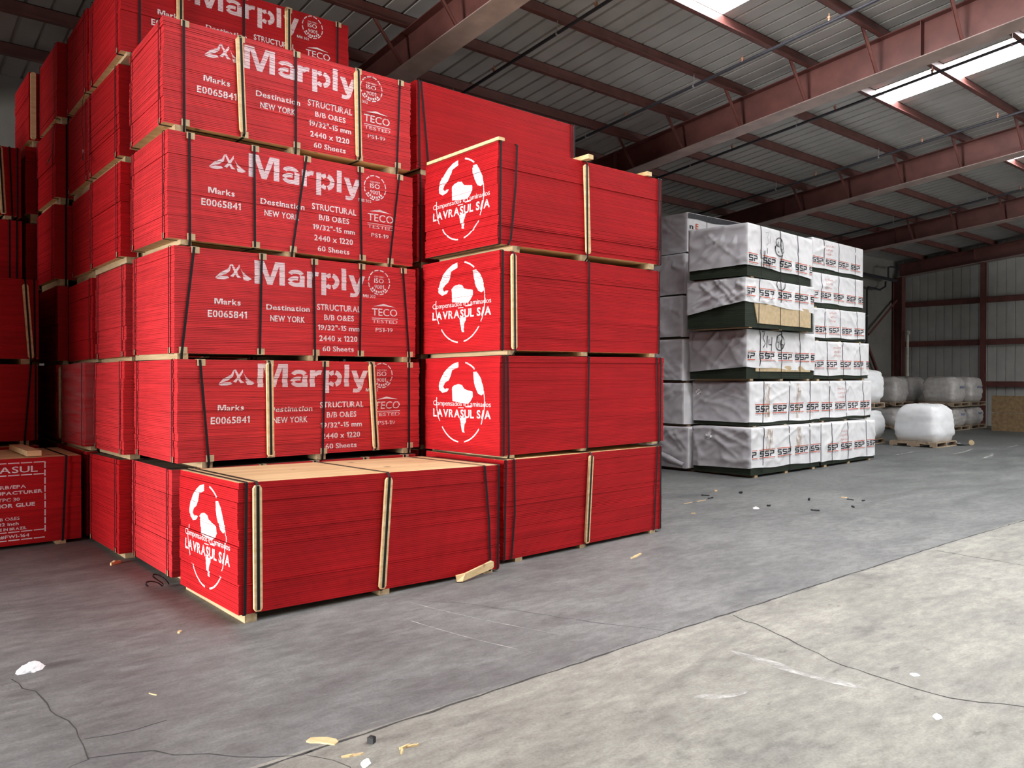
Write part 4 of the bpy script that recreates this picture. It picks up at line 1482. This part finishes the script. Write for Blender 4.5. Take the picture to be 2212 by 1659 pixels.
WF = {"S1": [12.0792, 7.9151, 0.0231, 0.0399, 0.82, 2.4333, 1.2179, 0.001, -0.0057], "S2": [12.3332, 8.1218, 0.0042, 0.8913, 0.7941, 2.4397, 1.2218, 0.0011, 0.0032],
      "S3": [12.1796, 8.081, 0.0296, 1.735, 0.8706, 2.4294, 1.2107, -0.0005, -0.0072], "S4": [11.8301, 7.8768, 0.0404, 2.6385, 0.8458, 2.4226, 1.2043, -0.001, -0.0011],
      "S5": [11.8031, 7.8204, 0.0737, 3.5132, 0.8937, 2.4136, 1.1713, -0.0001, 0.0109], "W1": [14.6021, 7.9895, 0.0454, 0.0397, 0.8097, 2.4274, 1.22, -0.004, 0.0007],
      "W2": [14.9368, 8.2281, 0.0489, 0.8875, 0.7998, 2.4311, 1.22, 0.0002, -0.0003], "W3": [14.8705, 8.3045, 0.0307, 1.7394, 0.76, 2.4337, 1.22, 0.0059, -0.0017],
      "W4": [15.0262, 8.403, 0.0538, 2.5464, 0.6437, 2.4283, 1.22, 0.012, 0.0002], "W5": [15.1897, 8.5356, 0.0559, 3.2428, 0.6974, 2.4293, 1.2201, 0.007, 0.003],
      "W6": [15.40, 8.66, 0.05, 3.985, 0.70, 2.43, 1.22, 0.004, 0.002],
      "U1": [12.0383, 9.231, 0.0, 0.0388, 0.7808, 2.4401, 1.22, 0.002, 0.001], "U2": [12.12, 9.40, 0.0, 0.86, 0.79, 2.44, 1.22, 0.002, 0.001], "U3": [12.10, 9.42, 0.0, 1.69, 0.79, 2.44, 1.22, 0.002, 0.001],
      "U4": [12.15, 9.48, 0.0, 2.52, 0.79, 2.44, 1.22, 0.002, 0.001], "U5": [12.32, 9.55, 0.0, 3.35, 0.79, 2.44, 1.22, 0.003, 0.002], "U6": [12.5496, 9.6682, -0.0122, 4.1871, 0.7881, 2.449, 1.2201, 0.004, 0.003]}


def wb(key, under):
    if under is None:
        return 0.0
    p, q = WF[under], WF[key]
    return min(q[3] - .02, p[3] + p[4] + .012)


def ellipse(cx, cz, rx, rz, n=22, a0=100):
    return [(cx + rx * math.cos(math.radians(a0 + 370 * i / n)), cz + rz * math.sin(math.radians(a0 + 370 * i / n))) for i in range(n + 1)]


def hand46(cx, cz, s):
    return [[(cx - .10 * s, cz + .13 * s), (cx - .12 * s, cz), (cx - .02 * s, cz + .01 * s)], [(cx - .02 * s, cz + .12 * s), (cx - .03 * s, cz - .13 * s)],
            [(cx + .10 * s, cz + .17 * s), (cx + .05 * s, cz), (cx + .06 * s, cz - .13 * s), (cx + .13 * s, cz - .13 * s), (cx + .14 * s, cz - .05 * s), (cx + .06 * s, cz - .03 * s)]]


def hand34(cx, cz, s):
    return [[(cx - .14 * s, cz + .17 * s), (cx - .04 * s, cz + .17 * s), (cx - .10 * s, cz + .05 * s), (cx - .03 * s, cz - .04 * s), (cx - .12 * s, cz - .12 * s)],
            [(cx + .05 * s, cz + .10 * s), (cx - .01 * s, cz - .22 * s)],
            [(cx + .10 * s, cz + .04 * s), (cx + .09 * s, cz - .06 * s), (cx + .17 * s, cz - .06 * s)], [(cx + .19 * s, cz + .08 * s), (cx + .16 * s, cz - .18 * s)]]


def scrawl(x, z, seed):
    r = random.Random(seed)
    out = []
    for row in range(3):
        t = x
        while t < x + .30:
            zz = z - row * .085
            out.append([(t, zz), (t + .012, zz + r.uniform(.02, .05)), (t + .03, zz + r.uniform(-.005, .03)), (t + .035, zz + r.uniform(.02, .045))])
            t += r.uniform(.045, .06)
    return out


G_S = 'white printed bundles of the nearer wrapped stack'
G_W = 'white printed bundles of the farther wrapped stack'
G_U = 'grey-ended bundles behind the nearer wrapped stack'
wrapped('S1', WF['S1'], 0, 'white printed bundle with rust streaks, on the floor in the nearer wrapped stack', 1, (.10, .125, .09), [-.31, .268, .852, 1.47, 2.05], (.315, .415), .483,
        straps=[(.395, .357), (1.246, 1.304), (1.992, 2.036)], stains=[(.46, .40, .80, .22), (1.50, .42, .80, .18)], endlabel=(.80, .60))
wrapped('S2', WF['S2'], wb('S2', 'S1'), 'white printed bundle with rust streaks, second from floor in the nearer wrapped stack', 2, (.06, .065, .05), [.177, .755, 1.35, 1.93], (.245, .36), .46,
        straps=[(.447, .41), (1.323, 1.283), (2.061, 2.036)], stains=[(.47, .15, .76, .16), (1.55, .10, .76, .15)], endlabel=(1.0, .55))
note34 = [(hand34(.62, .68, 1.0), 'marker_writing', 'marker', .018), ([ellipse(1.09, .67, .15, .145)] + hand46(1.08, .67, .8), 'marker_writing', 'marker', .018)]
wrapped('S3', WF['S3'], wb('S3', 'S2'), 'white wrapped bundle marked 3/4 and a circled 46, third from the floor', 3, (.13, .21, .15), [-.26, .403, 1.04, 1.66, 2.256], (.36, .465), .514,
        straps=[(.42, .42), (1.15, 1.17), (1.82, 1.86)], note=note34, board=(.30, 2.25, .13, .24, .0))
wrapped('S4', WF['S4'], wb('S4', 'S3'), 'white wrapped bundle with its wrap pulled up over green sheets and a tan board', 4, (.24, .44, .35), [-.20, .44, 1.06, 1.68, 2.28], (.56, .665), .50,
        straps=[(.44, .42), (1.16, 1.17), (1.84, 1.86)], note=[([ellipse(1.16, .80, .15, .10)], 'marker_writing', 'marker', .018)], board=(.28, 2.30, .07, .42, .12))
note46 = [([ellipse(1.08, .60, .14, .165)] + hand46(1.07, .60, .8), 'marker_writing', 'marker', .018), (hand46(.55, .33, 1.2), 'marker_writing', 'marker', .018),
          ([[(.60, .80), (.70, .82), (.66, .72), (.72, .64), (.62, .58)], [(.78, .76), (.76, .62)]], 'faint_writing', 'ink_grey', .012)]
wrapped('S5', WF['S5'], wb('S5', 'S4'), 'white wrapped bundle with a circled 46, topmost of the nearer wrapped stack', 5, (.15, .19, .15), [-.14, .50, 1.12, 1.74, 2.30], (.255, .365), .46,
        straps=[(.412, .469), (1.132, 1.176), (1.80, 1.85)], note=note46)
rn = lambda s: [(scrawl(.78, .62, s), 'red_writing', 'ink_red', .007)]
wrapped('W1', WF['W1'], 0, 'white wrapped bundle with red writing, on the floor in the farther wrapped stack', 6, (.07, .07, .06), [.226, .82, 1.42, 2.0], (.28, .385), .46, straps=[(.40, .41), (1.10, 1.13), (1.97, 2.02)], note=rn(1))
wrapped('W2', WF['W2'], wb('W2', 'W1'), 'white wrapped bundle with red writing, second from the floor in the farther wrapped stack', 7, (.06, .06, .06), [.081, .677, 1.27, 1.85], (.235, .345), .47,
        straps=[(.402, .432), (1.115, 1.212), (1.964, 2.05)], note=rn(2))
wrapped('W3', WF['W3'], wb('W3', 'W2'), 'white wrapped bundle with red writing, third from the floor in the farther wrapped stack', 8, (.07, .07, .07), [-.08, .49, 1.10, 1.70, 2.30], (.245, .35), .46,
        straps=[(.50, .56), (1.16, 1.24), (1.97, 2.06)], note=rn(3))
wrapped('W4', WF['W4'], wb('W4', 'W3'), 'white wrapped bundle with red writing, fourth from the floor in the farther wrapped stack', 9, (.05, .05, .05), [.05, .66, 1.26, 1.86], (.16, .26), .47,
        straps=[(.45, .47), (1.15, 1.20), (1.98, 2.0)], note=[(scrawl(.66, .55, 4), 'red_writing', 'ink_red', .007)])
wrapped('W5', WF['W5'], wb('W5', 'W4'), 'white wrapped bundle with red writing, fifth from floor in the farther wrapped stack', 10, (.09, .09, .08), [-.22, .36, .96, 1.58, 2.17], (.20, .30), .47,
        straps=[(.38, .38), (1.18, 1.18), (2.0, 2.0)], note=[(scrawl(.55, .56, 5), 'red_writing', 'ink_red', .007)])
wrapped('W6', WF['W6'], wb('W6', 'W5'), 'white wrapped bundle with red writing, topmost of the farther wrapped stack', 11, (.09, .09, .08), [.0, .60, 1.20, 1.80], (.20, .30), .47,
        straps=[(.50, .50), (1.20, 1.20), (2.02, 2.02)], note=[(scrawl(.58, .56, 6), 'red_writing', 'ink_red', .007)])
for i in range(1, 7):
    k = 'U%d' % i
    lab = 'grey-ended wrapped bundle, %s, in the column behind the nearer wrapped stack' % ORD[i]
    kw = {}
    if i == 6:
        lab = 'highest grey-ended wrapped bundle, with a dark band along its top edge'
        kw = dict(dark_top=True, oth=[('n', .05, .17, .48, .10, 0), ('E', .24, .33, .49, .11, 1), ('S', 1.08, 1.28, .44, .15, 0)], straps=[(.60, .60), (1.75, 1.75)])
    wrapped(k, WF[k], wb(k, None if i == 1 else 'U%d' % (i - 1)), lab, 20 + i, (.02, .02, .03), [], group=G_U, amp=.016, **kw)
# bundle row behind the farther stack: only its top edge shows above the nearer stack
for i in range(1, 7):
    par = [15.08, 10.02, 0.0, .04 + (i - 1) * .835, .79, 2.44, 1.22, 0, 0]
    lab = 'wrapped bundle hidden behind the farther wrapped stack' if i < 6 else 'wrapped bundle just showing its top over the bundle with a circled 46'
    wrapped('Y', par, 0 if i == 1 else .04 + (i - 2) * .835 + .79 + .012, lab, 30 + i, (.05, .05, .05), [], group='bundles behind the farther wrapped stack', amp=.008, straps=[(.5, .5), (1.4, 1.4), (2.0, 2.0)] if i == 6 else ())
# fold of loose wrap sticking out at the foot of the row behind
mb = MB()
n = 16
for i in range(n + 1):
    t = i / n
    cx_, cy_, cz_ = 12.015 - .03 * math.sin(t * 3.1), 10.42 - 1.10 * t, .62 - .50 * t - .06 * math.sin(t * 3.1)
    for j in range(5):
        s = j / 4 - .5
        mb.v.append((cx_ - .045 * math.cos(s * 3.1), cy_ - .03 * s, cz_ + .11 * s + .01 * math.sin(t * 14 + j)))
    if i:
        for j in range(4):
            a = (i - 1) * 5 + j
            mb.f.append((a, a + 1, a + 6, a + 5))
            mb.m.append(0)
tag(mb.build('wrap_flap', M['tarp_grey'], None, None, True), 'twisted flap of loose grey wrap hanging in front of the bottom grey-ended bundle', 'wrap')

# ------------------------------------------------------------------ bulk bags on pallets


def pallet(loc, rz, label, lx=1.2, ly=1.15):
    root = empty('pallet', loc, rz, label, 'pallet', 'pallets under the bags')
    mb = MB()
    nb = 7
    for i in range(nb):
        a = ly * i / nb
        mb.box(0, lx, a + .012, a + ly / nb - .012, .112, .132)
    mb.build('top_deck', M['pallet'], root)
    for sx in (0.0, lx / 2 - .02, lx - .04):
        mb = MB()
        mb.box(sx, sx + .04, .0, ly, .075, .111)
        for ya, yb in ((0, .17), (.42, .73), (.98, ly)):
            mb.box(sx, sx + .04, ya, yb, .021, .0748)
        mb.build('stringer', M['pallet'], root)
    mb = MB()
    for a in (0.0, ly / 2 - .05, ly - .10):
        mb.box(0, lx, a, a + .10, 0, .020)
    mb.build('bottom_deck', M['pallet'], root)
    return root


def bag(name, loc, rz, lx, ly, h, label, material, seed, bulge=.08, wr=.02, lean=0.0, group=None, cat='bag', sag=0.0, marks=None):
    """filled bag: rounded block with horizontal wrinkles"""
    n = 14
    mb = MB()
    idx = {}

    def add(p):
        k = tuple(round(c, 5) for c in p)
        if k not in idx:
            u, v, w = p
            e = 5.0
            r = (abs(u) ** e + abs(v) ** e + abs(w) ** e) ** (1 / e)
            x, y, z = u / r, v / r, w / r
            if w < -.98:
                z = -1.0
            t = (z + 1) / 2
            b_ = 1 + bulge * (math.sin(math.pi * min(1, t * 1.15)) if t < .87 else 0.0)
            wv = wr * (noise.noise(Vector((x * 1.4 + seed, y * 1.4, z * 5.5))) + .6 * noise.noise(Vector((x * 4 + seed, y * 4, z * 9))))
            X = x * lx / 2 * b_ * (1 - .10 * t * sag) + x * wv + lean * t
            Y = y * ly / 2 * b_ * (1 - .10 * t * sag) + y * wv
            Z = h * t
            if t > .8:
                Z += .05 * noise.noise(Vector((x * 2.2 + seed, y * 2.2, 3))) * (t - .8) / .2
            idx[k] = len(mb.v)
            mb.v.append((X, Y, Z))
        return idx[k]

    for ax in range(3):
        for sg in (-1, 1):
            for i in range(n):
                for j in range(n):
                    q = []
                    for (a, b_) in ((i, j), (i + 1, j), (i + 1, j + 1), (i, j + 1)):
                        p = [0, 0, 0]
                        p[ax] = sg
                        p[(ax + 1) % 3] = (a / n * 2 - 1)
                        p[(ax + 2) % 3] = (b_ / n * 2 - 1)
                        q.append(add(tuple(p)))
                    if sg < 0:
                        q.reverse()
                    mb.f.append(tuple(q))
                    mb.m.append(0)
    if marks is None:
        o = mb.build(name, M[material], None, None, True)
        o.location = loc
        o.rotation_euler = (0, 0, rz)
        return tag(o, label, cat, group)
    root = empty(name, loc, rz, label, cat, group)
    mb.build('wrapped_load', M[material], root, None, True)
    for (u, zc) in marks:
        ms = MB()
        yy_ = -ly / 2 * (1 + bulge * .95) - .012
        ms.box(u - .16, u + .16, yy_ - .002, yy_ + .03, zc - .035, zc + .035)
        ms.build('blue_print', M['blue'], root)
    return root


M['blue'] = simple('blue_print', (0.22, 0.24, 0.36), 0.4)
GB = 'filled bags on pallets at the far end'
pallet((20.95, 8.40, 0), 0.0, 'pallet under the big white bag at the front of the far bags', 1.25, 1.18)
bag('bulk_bag', (21.62, 8.98, .133), 0, 1.28, 1.16, .95, 'big white bulk bag leaning on its own pallet in front of the other far bags', 'bag', 3, .05, .030, .02, GB, sag=1.2)
# crumpled cover spilling beside that pallet
mb = MB()
n = 10
for i in range(n + 1):
    for j in range(n + 1):
        a, b_ = i / n, j / n
        mb.v.append((22.15 + .42 * a, 8.24 + .40 * b_, .004 + .10 * (1 - a) * (.6 + .5 * noise.noise(Vector((a * 5, b_ * 5, 1))))))
for i in range(n):
    for j in range(n):
        q = i * (n + 1) + j
        mb.f.append((q, q + n + 1, q + n + 2, q + 1))
        mb.m.append(0)
tag(mb.build('plastic_cover', M['bag'], None, None, True), 'crumpled white plastic cover on the floor right of the big front bag', 'plastic sheet')
mb = MB()
mb.tube([(22.62, 8.20, .066), (22.80, 8.28, .066)], .065, 14)
tag(mb.build('cardboard_tube', M['card']), 'short tan cardboard tube lying beside the big front bag', 'tube')

pallet((20.32, 9.95, 0), 0.0, 'pallet on the floor under the two stacked white bags by the wrapped stacks')
bag('bulk_bag', (20.95, 10.5, .133), 0, 1.18, 1.12, .80, 'lower of the two stacked white bags beside the wrapped stacks', 'bag', 5, .10, .02, 0, GB)
pallet((20.34, 9.97, .965), 0.0, 'pallet between the two stacked white bags by the wrapped stacks')
bag('bulk_bag', (20.95, 10.5, 1.10), 0, 1.14, 1.10, .88, 'upper of the two stacked white bags beside the wrapped stacks', 'bag', 6, .06, .03, .03, GB)

spots = [(28.28, 10.80, 'left-hand', 1), (29.90, 10.84, 'right-hand', 1), (27.45, 12.35, 'back left', 0), (28.95, 12.40, 'back right', 0)]
for i, (x, y, w, vis) in enumerate(spots):
    pallet((x, y, 0), 0, 'pallet on the floor under the %s far stack of film-wrapped bags' % w, 1.35 if vis else 1.2)
    bag('bag_load', (x + .66, y + .57, .133), 0, 1.2, 1.08, .62, 'lower load of film-wrapped bags, %s stack by the end wall' % w, 'film', 11 + i, .06, .035, 0, GB, 'bags', marks=[(.1, .40)] if vis else None)
    pallet((x + .03, y + .02, .80), 0, 'pallet between the loads of the %s far stack of film-wrapped bags' % w, 1.35 if vis else 1.2)
    bag('bag_load', (x + .68, y + .58, .933), 0, 1.12, 1.06, .88, 'upper load of film-wrapped bags, %s stack by the end wall' % w, 'film', 21 + i, .05, .035, 0, GB, 'bags', marks=[(.05, .52)] if vis else None)

# brown board barrier in front of the end wall, ivory pipe in the corner
root = empty('board_barrier', (29.55, 6.2, 0), 0, 'two-tier brown board barrier standing at the right before the end wall', 'board')
for z0_, z1_ in ((0.0, .60), (.615, 1.18)):
    mb = MB()
    mb.box(0, .05, 0, 3.9, z0_, z1_)
    mb.build('board', M['osb'], root)
mb = MB()
for y in (.2, 1.9, 3.6):
    mb.box(.051, .14, y, y + .09, 0, 1.15)
mb.build('frame', M['osb'], root)
root = empty('drain_pipe', (32.12, 14.0, 0), 0, 'ivory plastic pipe standing in the far corner beside the column', 'pipe')
mb = MB()
mb.tube([(0, 0, 0), (0, 0, 3.45)], .055, 12)
mb.build('pipe', M['pvc'], root)
mb = MB()
mb.tube([(0, 0, 3.45), (.01, .0, 3.5), (-.03, -.06, 3.6)], .07, 12)
mb.build('pipe_mouth', M['pvc'], root)
mb = MB()
mb.tube([(0, 0, 1.85), (0, 0, 2.0)], .064, 12)
mb.build('coupling', M['pvc'], root)

# ------------------------------------------------------------------ litter on the floor


def chip(name, loc, rz, lx, ly, t, label, material, cat, seed=0, group=None, jag=.25):
    r = random.Random(seed)
    mb = MB()
    n = 6
    for i in range(n + 1):
        u = i / n - .5
        w = ly / 2 * (1 - jag * r.random()) * (1 if 0 < i < n else .6)
        b_ = ly * .3 * math.sin(u * 3 + seed)
        for z in (0, t * r.uniform(.7, 1.2)):
            mb.v += [(u * lx, b_ - w, z), (u * lx, b_ + w, z)]
        if i:
            a = 4 * (i - 1)
            for (p, q, s, v) in ((0, 1, 5, 4), (2, 6, 7, 3), (0, 4, 6, 2), (1, 3, 7, 5)):
                mb.f.append((a + p, a + q, a + s, a + v))
                mb.m.append(0)
    mb.f += [(0, 2, 3, 1), (4 * n, 4 * n + 1, 4 * n + 3, 4 * n + 2)]
    mb.m += [0, 0]
    o = mb.build(name, M[material])
    o.location = loc
    o.rotation_euler = (0, 0, rz)
    return tag(o, label, cat, group)


def crumple(name, loc, lx, ly, h, label, material, cat, seed, rz=0):
    mb = MB()
    n = 9
    for i in range(n + 1):
        for j in range(n + 1):
            a, b_ = i / n * 2 - 1, j / n * 2 - 1
            e = 1 - .35 * abs(noise.noise(Vector((a * 1.5 + seed, b_ * 1.5, 0))))
            z = h * max(0, (1 - a * a) * (1 - b_ * b_)) * (.5 + abs(noise.noise(Vector((a * 3, b_ * 3, seed))))) + .002
            mb.v.append((a * lx / 2 * e * (1 - .3 * b_ * b_), b_ * ly / 2 * e * (1 - .5 * a * a), z))
    for i in range(n):
        for j in range(n):
            q = i * (n + 1) + j
            mb.f.append((q, q + n + 1, q + n + 2, q + 1))
            mb.m.append(0)
    o = mb.build(name, M[material])
    o.location = loc
    o.rotation_euler = (0, 0, rz)
    return tag(o, label, cat)


crumple('plastic_scrap', (.838, 5.47, 0), .20, .15, .05, 'crumpled clear white plastic scrap on the floor at the far left', 'bag', 'plastic scrap', 2, .5)
chip('wood_chip', (1.745, 3.49, .0), -1.05, .145, .06, .007, 'flat pale wood slat lying across the floor joint', 'pine', 'wood chip', 1, 'wood chips on the floor', .05)
mb = MB()
mb.box(-.014, .014, -.016, .016, 0, .028)
mb.box(-.009, .009, -.011, .011, .028, .032)
o = mb.build('rubber_block', M['rubber'])
o.location = (1.925, 3.335, 0)
o.rotation_euler = (0, 0, .5)
tag(o, 'small black rubber block on the pale slab near the bottom edge', 'rubber block')
chip('wood_chip', (1.79, 3.275, 0), -.3, .10, .014, .010, 'curved wood splinter at the bottom edge below the black block', 'pine', 'wood chip', 4, 'wood chips on the floor', .5)
for i, (x, y, r_, l_) in enumerate([(1.985, 3.165, .9, .05), (2.02, 3.19, -.1, .06), (2.055, 3.175, -.4, .055)]):
    chip('wood_chip', (x, y, 0), r_, l_, .012, .010, 'small broken wood splinter in the little heap right of the black block', 'pine', 'wood chip', 5 + i, 'splinter heap right of the black block', .4)
crumple('plastic_scrap', (1.80, 3.17, 0), .10, .05, .012, 'thin clear plastic shred at the bottom edge', 'bag', 'plastic scrap', 9, .9)
chip('wood_chip', (5.93, 5.17, 0), .25, .24, .030, .012, 'long pale splinter on the dark floor right of the front bundle', 'pine', 'wood chip', 12, 'wood chips on the floor', .6)
chip('wood_chip', (1.292, 4.614, 0), 1.9, .06, .008, .004, 'tiny pale sliver on the grey slab left of the joint', 'pine', 'wood chip', 13, 'wood chips on the floor')
chip('wood_chip', (1.75, 5.62, 0), .9, .05, .02, .008, 'tiny pale chip on the floor just left of the front bundle corner', 'pine', 'wood chip', 14, 'wood chips on the floor')
chip('wood_chip', (1.93, 8.06, 0), -2.4, .13, .03, .03, 'wedge of pale wood at the foot of the second stack back', 'pine', 'wood chip', 15, 'wood chips on the floor', .3)
crumple('plastic_scrap', (4.83, 3.0 - .95, 0), .07, .06, .01, 'small white paper scrap on the pale slab at the right', 'bag', 'paper scrap', 22, .2)
crumple('plastic_scrap', (4.32, 1.72, 0), .10, .05, .012, 'flat white paper scrap on the pale slab near the bottom right', 'bag', 'paper scrap', 23, .4)
crumple('plastic_scrap', (9.35, 6.05, 0), .16, .10, .03, 'white crumpled paper scrap on the grey floor before the wrapped stacks', 'bag', 'paper scrap', 24, .4)
rnd = random.Random(77)
for i in range(14):
    x, y = rnd.uniform(8.2, 11.2), rnd.uniform(5.2, 7.6)
    mt = rnd.choice(['rubber', 'rubber', 'pine'])
    col = 'black' if mt == 'rubber' else 'pale'
    chip('litter_chip', (x, y, 0), rnd.uniform(0, 3.1), rnd.uniform(.04, .12), rnd.uniform(.02, .05), rnd.uniform(.01, .025),
         'small %s chip scattered on the floor before the wrapped stacks' % col, mt, 'litter', 40 + i, '%s chips scattered before the wrapped stacks' % col, .5)
for i in range(6):
    x, y = rnd.uniform(7.4, 9.6), rnd.uniform(6.9, 7.7)
    chip('straw_sliver', (x, y, 0), rnd.uniform(-.5, .5), rnd.uniform(.2, .5), .014, .006, 'long thin wood sliver in the scatter right of the red stack', 'pine', 'wood chip', 60 + i, 'long slivers scattered right of the red stack', .6)
